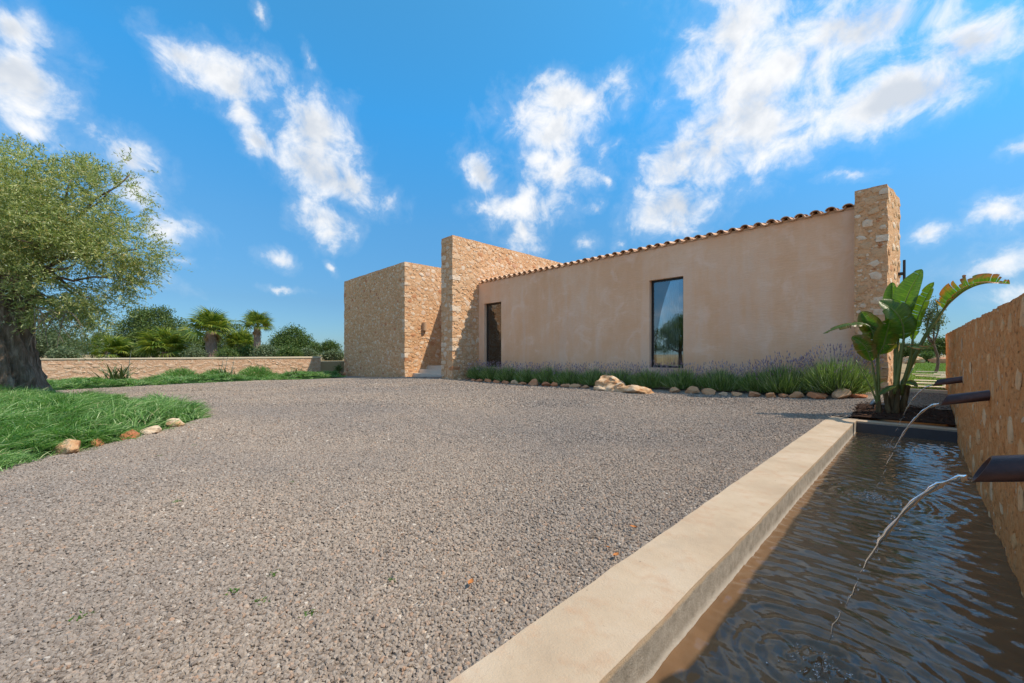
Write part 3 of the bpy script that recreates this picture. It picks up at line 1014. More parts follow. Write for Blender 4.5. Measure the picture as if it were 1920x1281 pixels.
def stone_frames(origin, U, Vv, pts, proud, seed=1):
    r = np.random.default_rng(seed)
    U = np.array(U, float)
    Vv = np.array(Vv, float)
    N = np.cross(U, Vv)
    fr = []
    for u, v, w, h in pts:
        a = r.normal(0, 0.25)
        ca, sa = math.cos(a), math.sin(a)
        du = ca * U + sa * Vv
        dv = -sa * U + ca * Vv
        c = np.array(origin) + U * u + Vv * v
        m = np.eye(4)
        m[:3, 0] = du * w
        m[:3, 1] = dv * h
        m[:3, 2] = N * proud * r.uniform(0.5, 1.25)
        m[:3, 3] = c
        fr.append((m, int(r.integers(0, len(LUMPS)))))
    return fr


def stone_objs(frames, datas, parent, name='stone'):
    for m, k in frames:
        o = bpy.data.objects.new(name, datas[k])
        link(o, parent, Matrix(m.tolist()))


def stone_stuff(frames, mat, parent, name):
    mb = MB()
    for m, k in frames:
        v, q, t = LUMPS[k]
        mb.add(v @ m[:3, :3].T + m[:3, 3], q, t)
    return tag(mb.build(name, mat, parent, True), kind='stuff')


# tall fin wall
fin = rough_prism([(-13.48, 9.17), (-12.74, 9.17), (-12.74, 18.5), (-13.48, 18.5)], -0.3, 5.67, 0.14, 0.022, 2.6, 11).build('fin_wall', M['rubble'], villa, True)


def fin_seen(u, v, s):       # keep to what shows: below the roof only in front of the facade
    y = 9.17 + u
    z = -0.05 + v
    return y < FY + 0.05 or z > EAVE + 0.25 + (y - FY) * 0.25


pts = scatter_2d(8.6, 5.65, 0.09, 0.34, 9000, asp=(0.45, 0.9), gap=0.82, seed=5, mask=fin_seen)
fr = stone_frames((-12.74, 9.17, -0.05), (0, 1, 0), (0, 0, 1), pts, 0.018, 5)
big = [f for f, p in zip(fr, pts) if p[2] > 0.17][:260]
ids = {id(f) for f in big}
stone_objs(big, L_STONE, fin)
rest_fr = [f for f in fr if id(f) not in ids]
pts = scatter_2d(0.74, 5.6, 0.12, 0.36, 500, gap=0.86, seed=6)
fr = stone_frames((-13.48, 9.17, -0.05), (1, 0, 0), (0, 0, 1), pts, 0.018, 6)
stone_objs([f for f, p in zip(fr, pts) if p[2] > 0.2], L_STONE, fin)
rest_fr += [f for f, p in zip(fr, pts) if p[2] <= 0.2]
stone_stuff(rest_fr, M['stone_isl'], fin, 'small_stones')

# box wing
wing = rough_prism([(-25.08, 9.82), (-17.6, 9.82), (-17.6, 18.5), (-25.08, 18.5)], -0.55, 5.56, 0.16, 0.02, 2.4, 12).build('stone_wing', M['rubble'], villa, True)
pts = scatter_2d(7.48, 5.95, 0.11, 0.28, 9000, asp=(0.5, 1.1), gap=0.84, seed=7)
fr = stone_frames((-25.08, 9.82, -0.42), (1, 0, 0), (0, 0, 1), pts, 0.018, 7)
pts2 = scatter_2d(3.4, 5.6, 0.10, 0.35, 4500, asp=(0.45, 0.9), gap=0.82, seed=8)
fr2 = stone_frames((-17.6, 9.82, -0.12), (0, 1, 0), (0, 0, 1), pts2, 0.018, 8)
rest_fr = [f for f in fr]
bigs = [(p[2], f) for f, p in zip(fr2, pts2) if p[2] > 0.19]
stone_objs([f for s, f in bigs], L_STONE, wing)
rest_fr += [f for f, p in zip(fr2, pts2) if p[2] <= 0.19]
stone_stuff(rest_fr, M['stone_isl'], wing, 'small_stones')

# end pillar
PC = [(-0.888, 10.2), (-0.418, 10.2), (-0.283, 11.4), (-0.888, 11.4)]
pillar = rough_prism(PC, 0.0, lambda x, y: 4.19 + 0.0 * x, 0.05, 0.02, 5.0, 13).build('pillar', M['rubble_fine'], villa, True)
pts = scatter_2d(0.47, 4.15, 0.09, 0.27, 900, asp=(0.5, 0.85), gap=1.0, seed=9)
stone_objs(stone_frames((-0.888, 10.2, 0.03), (1, 0, 0), (0, 0, 1), pts, 0.02, 9), L_STONE, pillar)
pts = scatter_2d(1.2, 4.15, 0.09, 0.25, 900, asp=(0.5, 0.85), gap=1.05, seed=10)
dv = np.array([0.135, 1.2, 0]) / math.hypot(0.135, 1.2)
stone_objs(stone_frames((-0.418, 10.2, 0.03), tuple(dv), (0, 0, 1), pts, 0.02, 10)[:60], L_STONE, pillar)

# dressed corner stones, alternately long on one face and on the other
def quoin_mesh(i):
    mb = rough_prism([(-.5, -.5), (.5, -.5), (.5, .5), (-.5, .5)], -.5, .5, 0.34, 0.10, 1.4, 600 + i, 3)
    return mb.me('stone', M['stone'], False)


QUOINS = [quoin_mesh(i) for i in range(6)]


def quoins(cx, cy, sx, z0, z1, parent, size, seed):
    r = np.random.default_rng(seed)
    z = z0
    k = 0
    while z < z1 - 0.12:
        h = size * r.uniform(0.55, 1.0)
        if r.random() < (0.72 if size > 0.2 else 0.4):
            a, b = (1.5, 0.8) if k % 2 else (0.8, 1.5)
            w, d = size * a * r.uniform(0.8, 1.15), size * b * r.uniform(0.8, 1.15)
            m = Matrix.Translation((cx + sx * (0.012 - w / 2), cy - 0.012 + d / 2, z + h / 2)) @ Matrix.Rotation(r.normal(0, 0.03), 4, 'Z') @ Matrix.Diagonal((w, d, h * 0.9, 1))
            link(bpy.data.objects.new('stone', QUOINS[int(r.integers(0, 6))]), parent, m)
        z += h * 1.04
        k += 1


quoins(-12.74, 9.17, 1, 0.0, 5.64, fin, 0.24, 61)
quoins(-13.48, 9.17, -1, 0.0, 5.64, fin, 0.22, 62)
quoins(-17.6, 9.82, 1, -0.1, 5.52, wing, 0.25, 63)
quoins(-25.08, 9.82, -1, -0.2, 5.52, wing, 0.25, 64)
quoins(-0.418, 10.2, 1, 0.1, 4.17, pillar, 0.14, 65)

# plaster front with its two openings
WIN = (-5.27, -4.33, 0.64, 3.07)
DOOR = (-12.39, -11.37, 0.50, 3.07)
wall = MB()
xs = [-12.76, DOOR[0], DOOR[1], WIN[0], WIN[1], -0.87]
for i in range(5):
    a, b = xs[i], xs[i + 1]
    if i == 1:
        segs = [(-0.3, DOOR[2]), (DOOR[3], EAVE)]
    elif i == 3:
        segs = [(-0.3, WIN[2]), (WIN[3], EAVE)]
    else:
        segs = [(-0.3, EAVE)]
    for z0, z1 in segs:
        wall.box(a, b, FY, FY + 0.30, z0, z1)
v = np.concatenate(wall.v)
wall_o = wall.build('plaster_wall', M['plaster'], villa)
# back and inner volume
bk = MB()
bk.box(-0.9, -0.55, 11.38, 18.2, -0.3, 4.0)
bk.box(-12.76, -0.55, 18.2, 18.5, -0.3, 5.1)
bk.build('rear_wall', M['plaster'], villa)
pw = MB()
pw.box(-17.62, -13.46, 12.15, 12.45, -0.1, 4.18)
pw.build('porch_wall', M['plaster'], villa)
pr = MB()
pr.box(-17.62, -13.46, 12.15, 18.4, 4.182, 4.3)
pr.build('porch_roof', M['tile'], villa)
for k, (y0, top) in enumerate(((10.28, 0.08), (10.62, 0.26), (11.10, 0.44))):
    rough_prism([(-17.585, y0), (-13.49, y0), (-13.49, 12.14), (-17.585, 12.14)], -0.25, top, 0.2, 0.004, 3, 20 + k).build('step', M['step'], villa)


def opening(name, X0, X1, Z0, Z1, fw, fmat, gmat, depth):
    y = FY + depth
    f = MB()
    f.box(X0 + .001, X0 + fw, y, y + 0.06, Z0 + .001, Z1 - .001)
    f.box(X1 - fw, X1 - .001, y, y + 0.06, Z0 + .001, Z1 - .001)
    f.box(X0 + fw, X1 - fw, y, y + 0.06, Z1 - fw, Z1 - .001)
    f.box(X0 + fw, X1 - fw, y, y + 0.06, Z0 + .001, Z0 + fw)
    o = f.build(name, fmat, villa)
    g = MB()
    g.box(X0 + fw, X1 - fw, y + 0.022, y + 0.032, Z0 + fw, Z1 - fw)
    g.build('pane', gmat, o)
    return o


win = opening('window', *WIN, 0.055, M['black'], M['glass'], 0.12)
n = 90
xx = np.linspace(WIN[0] + 0.07, WIN[0] + 0.70, n)
yw = FY + 0.30 + 0.03 * np.sin(np.linspace(0, 60, n)) + 0.012 * np.sin(np.linspace(0, 23, n))
V = np.concatenate([np.stack([xx, yw, np.full(n, 0.66)], 1), np.stack([xx, yw, np.full(n, 3.06)], 1)])
obj('curtain', mesh('curtain', V, [np.stack([np.arange(n - 1), np.arange(1, n), n + np.arange(1, n), n + np.arange(n - 1)], 1)], M['curtain'], True), win)
door = opening('door', *DOOR, 0.07, M['brown'], M['door_glass'], 0.12)
hd = MB()
hd.tube([(-11.50, FY + 0.085, 1.55), (-11.50, FY + 0.085, 1.85)], 0.012, 8)
hd.build('handle', M['black'], door)
rm = MB()
rm.box(-6.6, -3.0, 13.6, 13.7, 0.3, 3.6)
rm.box(-6.7, -6.6, 10.82, 13.6, 0.3, 3.6)
rm.box(-3.0, -2.9, 10.82, 13.6, 0.3, 3.6)
rm.box(-6.6, -3.0, 10.82, 13.6, 0.2, 0.3)
rm.build('room', M['room'], villa)
rm = MB()
rm.box(-12.7, -10.6, 12.4, 12.5, 0.3, 3.6)
rm.box(-10.6, -10.5, 10.82, 12.5, 0.3, 3.6)
rm.box(-12.7, -10.6, 10.82, 12.4, 0.2, 0.3)
rm.build('hallway', M['room'], villa)

# roof: a sloping deck, pan and cover tiles along the eaves
SL = 0.17
roof = MB()
x0, x1 = -12.735, -0.885
roof.add([(x0, FY + .02, EAVE + .005), (x1, FY + .02, EAVE + .005), (x1, 18.3, EAVE + 7.8 * SL), (x0, 18.3, EAVE + 7.8 * SL),
          (x0, FY + .02, EAVE + .06), (x1, FY + .02, EAVE + .06), (x1, 18.3, EAVE + 7.8 * SL + .06), (x0, 18.3, EAVE + 7.8 * SL + .06)],
         [(0, 3, 2, 1), (4, 5, 6, 7), (0, 1, 5, 4), (1, 2, 6, 5), (2, 3, 7, 6), (3, 0, 4, 7)])
roof = roof.build('roof', M['tile'], villa)


def tile_mesh(name, r0, r1, L, th, flip):
    n = 9
    a = np.linspace(0.04 * np.pi, 0.96 * np.pi, n)
    V = []
    for y, r in ((0, r0), (L, r1)):
        for rr in (r, r - th):
            z = np.sin(a) * rr * 0.85 * (-1 if flip else 1)
            V.append(np.stack([np.cos(a) * rr, np.full(n, y), z + y * SL], 1))
    V = np.concatenate(V)
    q = []
    for j in range(n - 1):
        q += [(j, j + 1, 2 * n + j + 1, 2 * n + j), (n + j + 1, n + j, 3 * n + j, 3 * n + j + 1), (j + 1, j, n + j, n + j + 1), (2 * n + j, 2 * n + j + 1, 3 * n + j + 1, 3 * n + j)]
    q += [(0, 2 * n, 3 * n, n), (n - 1, 2 * n - 1, 4 * n - 1, 3 * n - 1)]
    return mesh(name, V, [np.array(q)], M['tile'], False)


cov = tile_mesh('cover_tile', 0.094, 0.078, 0.45, 0.014, False)
pan = tile_mesh('pan_tile', 0.10, 0.115, 0.45, 0.014, True)
pitch = 0.2655
nt_tiles = int((x1 - x0) / pitch)
for i in range(nt_tiles + 1):
    xc = x1 - 0.12 - i * pitch
    if xc < x0 + 0.1:
        break
    jx, jy, jz = random.uniform(-.012, .012), random.uniform(-.018, .018), random.uniform(-.006, .006)
    link(bpy.data.objects.new('cover_tile', cov), roof, Matrix.Translation((xc + jx, FY - 0.10 + jy, EAVE + 0.042 + jz)) @ Matrix.Rotation(random.uniform(-.03, .03), 4, 'Z'))
    xp = xc - pitch / 2
    if xp > x0 + 0.1:
        link(bpy.data.objects.new('pan_tile', pan), roof, Matrix.Translation((xp, FY - 0.055 + jy, EAVE + 0.092)))
# the upper courses, never seen singly from the yard
up = MB()
cv = np.array([v.co[:] for v in cov.vertices])
cq = np.array([p.vertices[:] for p in cov.polygons])
for j in range(1, 17):
    for i in range(nt_tiles + 1):
        xc = x1 - 0.12 - i * pitch
        if xc > x0 + 0.1:
            up.add(cv + (xc, FY - 0.10 + j * 0.44, EAVE + 0.042 + j * 0.44 * SL + 0.012), cq)
tag(up.build('upper_tiles', M['tile'], roof), kind='stuff')

# clay wall lamp on the wing, downlight on the pillar
lm = MB()
lm.tube([(-17.52, 10.90, 2.22), (-17.52, 10.90, 2.63)], 0.12, 20, caps=False)
lm.tube([(-17.52, 10.90, 2.22), (-17.52, 10.90, 2.62)], 0.10, 20, caps=False)
lm.tube([(-17.52, 10.90, 2.62), (-17.52, 10.90, 2.632)], 0.119, 20)
tag(lm.build('wall_lamp', M['lamp']), 'clay half pipe wall lamp on the sunlit side of the stone wing', 'lamp')
dl = MB()
dl.tube([(-0.215, 11.22, 2.40), (-0.215, 11.22, 2.90)], 0.022, 14)
dl.box(-0.31, -0.232, 11.20, 11.24, 2.6, 2.66)
tag(dl.build('pillar_lamp', M['black']), 'slim black tube lamp on the sunlit side of the end pillar', 'lamp')

# ------------------------------------------------------------------ basin, garden wall, spouts, water
BW = -0.11
basin = tag(empty('fountain_basin', (-0.15, 3.0, -0.3)), 'long narrow water basin with pale concrete kerb beside the gravel', 'basin')
rough_prism([(-0.95, -3.0), (-0.655, -3.0), (-0.635, 8.15), (-0.965, 8.15)], -0.32, 0.05, 0.035, 0.0045, 6, 31).build('kerb', M['kerb'], basin, True)
rough_prism([(-0.636, 7.53), (0.345, 7.53), (0.345, 7.80), (-0.636, 7.80)], -0.32, 0.045, 0.05, 0.004, 6, 32).build('end_kerb', M['kerb'], basin, True)
ln = MB()
ln.box(-0.632, 0.345, 7.515, 7.527, -0.32, 0.022)  # thin added sheet: wet end face with its shadow painted into the colour
ln.build('wet_shaded_face', M['wet_shade'], basin)
fl = MB()
fl.box(-0.64, 0.36, -3.0, 7.52, -0.30, -0.26)
fl.build('floor', M['wet_shade'], basin)


def ripples():
    x0, x1, y0, y1 = -0.652, 0.345, -2.0, 7.516
    nx, ny = 84, 800
    xs = np.linspace(x0, x1, nx)
    ys = np.linspace(y0, y1, ny)
    XX, YY = np.meshgrid(xs, ys, indexing='ij')
    z = np.zeros_like(XX)
    for (cx, cy, am) in ((-0.245, 1.78, 1.0), (-0.265, 4.17, 1.0), (-0.25, 6.6, 0.9)):
        for (mx, gain) in ((0, 1.0), (1, 0.55), (2, 0.4)):      # rebounds off the two long sides
            px = cx if mx == 0 else (2 * x0 - cx if mx == 1 else 2 * x1 - cx)
            d = np.hypot(XX - px, YY - cy)
            ph = 9 * fbm(np.stack([XX.ravel() * 3.2, YY.ravel() * 3.2, np.full(XX.size, cy + mx)], 1), 2, 3).reshape(XX.shape)
            z += am * gain * 0.0034 * np.sin(d * 2 * np.pi / 0.105 + ph) * np.exp(-d * 0.85) * np.clip(d / 0.06, 0, 1)
            z += am * gain * 0.0016 * np.sin(d * 2 * np.pi / 0.047 + 2 * ph) * np.exp(-d * 2.2)
        d = np.hypot(XX - cx, YY - cy)
        z += 0.022 * np.exp(-(d / 0.11) ** 2) * (fbm(np.stack([XX.ravel() * 34, YY.ravel() * 34, np.full(XX.size, cy)], 1), 3, 9).reshape(XX.shape) * 3)
    p = np.stack([XX.ravel() * 6, YY.ravel() * 9, np.zeros(XX.size)], 1)
    z += 0.009 * fbm(p, 4, 5).reshape(XX.shape) + 0.010 * fbm(np.stack([XX.ravel() * 7 + YY.ravel() * 3, YY.ravel() * 26, np.zeros(XX.size)], 1), 3, 6).reshape(XX.shape)
    V = np.stack([XX, YY, BW + z], -1)
    o = obj('pool_water', mesh('pool_water', V, [grid_faces(nx, ny)], M['water'], True))
    tag(o, kind='structure')


ripples()


def gw_top(x, y):
    return 1.268 + 0.107 * np.clip((np.asarray(y) - 1.8) / 9.1, -0.3, 1)


gwall = tag(rough_prism([(0.335, -3.0), (0.80, -3.0), (0.80, 10.75), (0.335, 10.75)], -0.34, gw_top, 0.030, 0.014, 6.0, 41, 5).build('garden_wall', M['garden_wall'], None, True),
            'thick rough rubble wall with iron spouts along the basin', 'wall')
pts = scatter_2d(10.5, 1.5, 0.05, 0.22, 1600, asp=(0.6, 1.1), gap=1.55, seed=15)
stone_objs(stone_frames((0.335, 10.7, -0.2), (0, -1, 0), (0, 0, 1), pts, 0.007, 15)[:160], L_GW, gwall)

SPOUTS = [(1.73, 'nearest'), (4.16, 'middle'), (6.60, 'farthest')]
for y, which in SPOUTS:
    mb = MB()
    n = 24
    a = np.linspace(0, 2 * np.pi, n, endpoint=False)
    V = []
    for rr in (0.036, 0.031):
        for e in (0, 1):
            zz = np.sin(a) * rr
            x = np.full(n, 0.40) if e else 0.122 + 0.55 * (zz + 0.0)
            zc = 0.672 + (x - 0.10) * 0.24
            V.append(np.stack([x, y + np.cos(a) * rr, zc + zz], 1))
    q = []
    for j in range(n):
        k = (j + 1) % n
        q += [(j, k, n + k, n + j), (2 * n + k, 2 * n + j, 3 * n + j, 3 * n + k), (k, j, 2 * n + j, 2 * n + k)]
    mb.add(np.concatenate(V), q)
    tag(mb.build('spout_pipe', M['rust'], None, True), f'{which} of the three rusty iron spouts jutting from the rubble wall', 'pipe', 'iron spouts over the basin')
    # falling water: a ballistic thread that necks and breaks up
    m = 44
    t = np.linspace(0, 1, m)
    x = 0.098 - 0.345 * t
    z = 0.648 - 0.10 * t - (0.648 - 0.10 - BW) * t * t
    r = 0.0082 * (1 - 0.66 * t) * (1 + 0.28 * np.sin(t * 43 + y * 7) + 0.16 * rng.normal(size=m))
    wob = 0.006 * t
    pts = np.stack([x + wob * rng.normal(size=m) * 0.4, y + wob * np.sin(t * 31 + y), z], 1)
    root = empty('water_stream', (-0.247, y, BW))
    tag(root, f'thin clear water jet falling from the {which} iron spout into the basin', 'water jet', 'water jets')
    k0 = int(m * 0.70)
    mb = MB()
    mb.tube(pts[:k0], np.r_[np.clip(r[:k0 - 3], 0.0022, 0.02), 0.003, 0.0022, 0.0008], 10)
    mb.build('jet', M['stream'], root, True)
    dm = MB()
    ico = np.array([(1, 0, 0), (-1, 0, 0), (0, 1, 0), (0, -1, 0), (0, 0, 1), (0, 0, -1)], float)
    octf = [(0, 2, 4), (2, 1, 4), (1, 3, 4), (3, 0, 4), (2, 0, 5), (1, 2, 5), (3, 1, 5), (0, 3, 5)]

    def path(tt):
        return np.array([0.098 - 0.345 * tt, y, 0.648 - 0.1 * tt - 0.658 * tt * tt])
    k = k0
    while k < m - 2:                           # the thread breaks into beads
        e = min(m - 1, k + int(rng.integers(2, 5)))
        seg = catmull(pts[k:e + 1] + rng.normal(0, 0.004, (e + 1 - k, 3)), 7)
        dm.tube(seg, 0.0036 * np.sin(np.linspace(0.25, 2.9, 7)) * rng.uniform(0.6, 1.1), 7)
        k = e + int(rng.integers(0, 2)) + 1
    for k in range(90):
        a = rng.random() * 6.283
        if k < 34:
            c = path(rng.uniform(0.35, 1.0)) + rng.normal(0, 0.010, 3)
            sz = rng.uniform(0.0015, 0.0035)
        else:
            R = abs(rng.normal(0, 0.06))
            c = np.array([-0.247 + R * math.cos(a), y + R * math.sin(a), BW + abs(rng.normal(0.006, 0.022))])
            sz = rng.uniform(0.002, 0.0055)
        dm.add(ico * sz * (1, 1, rng.uniform(1, 1.8)) + c, None, octf)
    tag(dm.build('droplets', M['stream'], root, True), kind='stuff')
    fm = MB()
    for k in range(34):                        # bubbles of foam where it lands
        a = rng.random() * 6.283
        R = abs(rng.normal(0, 0.075))
        sz = rng.uniform(0.002, 0.0055)
        fm.add(ico * sz * (1, 1, 0.6) + (-0.247 + R * math.cos(a), y + R * math.sin(a), BW + 0.003), None, octf)
    tag(fm.build('foam', M['foam'], root, True), kind='stuff')

# planting pocket of mulch behind the basin
xs = np.linspace(-0.80, 0.33, 40)
ys = np.linspace(7.74, 8.75, 34)
XX, YY = np.meshgrid(xs, ys, indexing='ij')
pp = np.stack([XX.ravel() * 9, YY.ravel() * 9, np.zeros(XX.size)], 1)
edge = np.minimum(np.minimum(XX + 0.80, 8.75 - YY) / 0.2, 1)
ZZ = np.maximum(zg(XX, YY), 0.03) - 0.055 + 0.075 * np.clip(edge * 1.6 + 1.2 * fbm(pp * 0.5, 3, 8).reshape(XX.shape), 0, 1) + 0.03 * fbm(pp, 4, 6).reshape(XX.shape)
tag(obj('soil_bed', mesh('soil_bed', np.stack([XX, YY, ZZ], -1), [grid_faces(40, 34)], M['soil'], True)), kind='structure')
n = 700
P = np.stack([rng.uniform(-0.72, 0.3, n), rng.uniform(7.78, 8.68, n)], 1)
P = np.c_[P, np.maximum(zg(P[:, 0], P[:, 1]), 0.03) + 0.04]
M['mulch'] = leaf_mat('mulch_chip', [(0.0, (0.03, 0.016, 0.011)), (0.7, (0.09, 0.042, 0.026)), (1.0, (0.22, 0.12, 0.07))], 0.0, 0.9, 0.1)
mu = blades(P, rng.normal(size=(n, 3)) * (1, 1, 0.25), rng.uniform(0.02, 0.07, n), rng.uniform(0.006, 0.016, n), (0, 0, -0.05), M['mulch'], 'mulch', seg=1)
tag(mu, 'dark red brown bark mulch in the planting pocket behind the basin', 'mulch', kind='stuff')

# ------------------------------------------------------------------ low boundary wall
BX = -25.5
bwall = tag(rough_prism([(BX - 0.45, -16), (BX, -16), (BX, 8.55), (BX - 0.45, 8.55)], -0.4, lambda x, y: 0.80 + 0.005 * np.asarray(y), 0.16, 0.014, 2.5, 51).build('boundary_wall', M['boundary'], None, True),
            'low pinkish rubble wall closing the yard on the palm side', 'wall')
cp = rough_prism([(BX - 0.5, -16), (BX + 0.03, -16), (BX + 0.03, 8.58), (BX - 0.5, 8.58)], 0.79, lambda x, y: 0.845 + 0.005 * np.asarray(y), 0.3, 0.005, 2, 52)
cp.build('coping', M['slab'], bwall)
pts = scatter_2d(13.5, 0.95, 0.16, 0.5, 2600, asp=(0.3, 0.55), gap=0.72, seed=16)
fr = stone_frames((BX, -5, -0.25), (0, 1, 0), (0, 0, 1), pts, 0.02, 16)
L_B = lump_data(M['bound_stone'])
srt = sorted(zip(pts[:, 2], range(len(fr))), reverse=True)
stone_objs([fr[i] for s, i in srt[:120]], L_B, bwall)
stone_stuff([fr[i] for s, i in srt[120:]], M['bound_stone'], bwall, 'small_stones')


# ------------------------------------------------------------------ loose stones
def rock(seed, sub=3, amp=0.35, freq=1.3):
    import bmesh
    bm = bmesh.new()
    bmesh.ops.create_icosphere(bm, subdivisions=sub, radius=1.0)
    V = np.array([v.co[:] for v in bm.verts])
    F = np.array([[v.index for v in f.verts] for f in bm.faces])
    bm.free()
    r = np.random.default_rng(seed)
    # a few cleavage planes, then roughness
    for k in range(16):
        nrm = r.normal(size=3)
        nrm /= np.linalg.norm(nrm)
        d = V @ nrm
        lim = r.uniform(0.45, 0.8)
        V = V - np.where(d > lim, (d - lim) * 0.95, 0)[:, None] * nrm
    V = V * (1.12 + amp * 2.6 * fbm(V * freq * 1.3 + seed * 3.1, 5, seed, 0.6))[:, None]
    return V, F


EDGE = [(-12.48, .22, 'tan'), (-12.05, .20, 'dark'), (-11.62, .24, 'red'), (-11.22, .28, 'red'), (-10.82, .30, 'red'), (-10.34, .30, 'red'), (-9.90, .30, 'red'), (-9.47, .34, 'tan'), (-9.06, .28, 'red'),
        (-8.56, .46, 'red'), (-8.06, .34, 'red'), (-7.68, .30, 'red'), (-7.31, .32, 'red'), (-6.92, .34, 'tan'), (-6.56, .26, 'red'), (-4.05, .34, 'tan'), (-3.64, .36, 'tan'), (-3.27, .34, 'tan'), (-2.98, .22, 'tan'), (-2.70, .28, 'tan'),
        (-2.40, .30, 'red'), (-2.08, .26, 'tan'), (-1.88, .20, 'red'), (-1.66, .26, 'tan'), (-1.33, .34, 'red'), (-1.02, .38, 'tan'), (-0.75, .24, 'red')]
ORD = ['first', 'second', 'third', 'fourth', 'fifth', 'sixth', 'seventh', 'eighth', 'ninth', 'tenth', 'eleventh', 'twelfth', 'thirteenth', 'fourteenth', 'fifteenth']
CN = {'tan': 'tan', 'red': 'rusty red', 'dark': 'dark brown'}
for i, (x, w, c) in enumerate(EDGE):
    V, F = rock(200 + i, 3, 0.22)
    h = w * random.uniform(0.36, 0.5)
    if i == 9:
        h = 0.2
    zb = zgs(x, 9.3)
    V = V * (w * 0.50, w * 0.40, h * 0.70) + (x, 9.3 + random.uniform(-.05, .05), zb + h * 0.35)
    o = obj('edging_stone', mesh('edging_stone', V, [F], M['edge_' + c], False))
    if i < 15:
        lab = f'{CN[c]} edging stone, {ORD[i]} from the tall fin wall along the lavender bed'
    else:
        lab = f'{CN[c]} edging stone, {ORD[26 - i]} from the end pillar along the lavender bed'
    tag(o, lab, 'stone', 'edging stones of the lavender bed')

V, F = rock(301, 4, 0.42, 1.1)
V = disp3(V, 0.22, 3.4, 4, 4)
V = V * (0.60, 0.40, 0.27) + (-5.62, 9.02, 0.19)
tag(obj('boulder', mesh('boulder', V, [F], M['boulder'], True)), 'large pale pitted boulder lying before the lavender', 'boulder')
V, F = rock(305, 4, 0.3, 1.1)
V = disp3(V, 0.07, 3.0, 3, 5)
V = V * (0.60, 0.30, 0.15) + (-4.75, 8.86, 0.12)
tag(obj('flat_rock', mesh('flat_rock', V, [F], M['boulder'], True)), 'long flat orange rock just right of the large pale boulder', 'rock')

ISL_ST = [(-6.02, -0.40, .24, 'boulder', 'pale orange stone at the front edge of the ground cover, nearest the camera'),
          (-6.28, -0.22, .14, 'edge_red', 'small brown stone half hidden in ground cover beside the pale orange stone'),
          (-6.58, 0.06, .20, 'edge_red', 'rusty flat stone in the middle of the ground cover edge'),
          (-6.74, 0.24, .20, 'boulder', 'cream wedge shaped stone on the ground cover edge'),
          (-7.18, 0.50, .20, 'boulder', 'round white pitted stone at the tip of the ground cover')]
for i, (x, y, w, mt, lab) in enumerate(ISL_ST):
    V, F = rock(320 + i, 3, 0.25)
    V = V * (w * 0.62, w * 0.5, w * 0.42) + (x, y, zgs(x, y) + w * 0.22)
    tag(obj('border_stone', mesh('border_stone', V, [F], M[mt], False)), lab, 'stone', 'stones along the ground cover')

# red stones at the far corner of the wing
for i, (x, y, w, lab) in enumerate([(-24.4, 9.45, .55, 'rust red stone at the foot of the stone wing, nearer the steps'), (-25.2, 9.4, .65, 'rust red stone at the outer corner of the stone wing')]):
    V, F = rock(340 + i, 3, 0.25)
    V = V * (w * 0.6, w * 0.4, w * 0.3) + (x, y, zgs(x, y) + w * 0.15)
    tag(obj('corner_stone', mesh('corner_stone', V, [F], M['edge_red'], False)), lab, 'stone', 'stones by the wing')


# ------------------------------------------------------------------ ground cover
def hair_field(name, poly, n, lmin, lmax, wid, mound, label, seed, bbox=None):
    r = np.random.default_rng(seed)
    px = np.array(poly)
    lo, hi = px.min(0), px.max(0)
    P = lo + (hi - lo) * r.random((n, 2))
    if bbox:
        P = np.stack([r.uniform(bbox[0], bbox[1], n), r.uniform(bbox[2], bbox[3], n)], 1)
    P = P[in_poly(P[:, 0], P[:, 1], poly)]
    # distance to the edge thins the height
    d = np.full(len(P), 1e9)
    for i in range(len(px)):
        a, b = px[i], px[(i + 1) % len(px)]
        t = np.clip(((P - a) @ (b - a)) / ((b - a) @ (b - a)), 0, 1)
        d = np.minimum(d, np.hypot(*(P - a - t[:, None] * (b - a)).T))
    e = np.clip(d / 0.45, 0, 1) ** 0.6
    P3 = np.c_[P, np.zeros(len(P))]
    lump = fbm(P3 * 1.1, 3, seed) * 2
    clump = fbm(P3 * 5.0, 3, seed + 3) * 2
    nt_ = max(4, len(P) // 42)                 # blades stand in tufts
    ci = r.integers(0, len(P), nt_)
    own = r.integers(0, nt_, len(P))
    P = P[ci][own] + r.normal(0, 0.045, (len(P), 2))
    e, lump, clump = e[ci][own], lump[ci][own], clump[ci][own]
    rad = r.normal(size=(len(P), 2))
    rad /= np.linalg.norm(rad, axis=1)[:, None]
    P = P + rad * 0.03
    P3 = np.c_[P, np.zeros(len(P))]
    z = zg(P[:, 0], P[:, 1]) + mound * e * (0.75 + 0.9 * lump + 0.5 * clump) - 0.04
    ang = 6.283 * (fbm(P3 * 1.6, 2, seed + 5) * 1.6) + 2.4
    L = r.uniform(lmin, lmax, len(P)) * (0.6 + 0.4 * e) * (1 + 0.5 * clump)
    dirs = np.stack([np.cos(ang) * 0.55 + rad[:, 0] * 0.42, np.sin(ang) * 0.55 + rad[:, 1] * 0.42, np.full(len(P), 0.8)], 1) + r.normal(0, 0.25, (len(P), 3))
    dirs[:, 2] = np.abs(dirs[:, 2]) + 0.1
    bend = np.stack([np.cos(ang) * 0.2 + rad[:, 0] * 0.2, np.sin(ang) * 0.2 + rad[:, 1] * 0.2, np.full(len(P), -0.4)], 1)
    P3[:, 2] = z
    o = blades(P3, dirs, L, wid, bend, M['cover'], name, seg=3)
    tag(o, label, 'ground cover', kind='stuff')
    # the leafy body under the tips
    return o


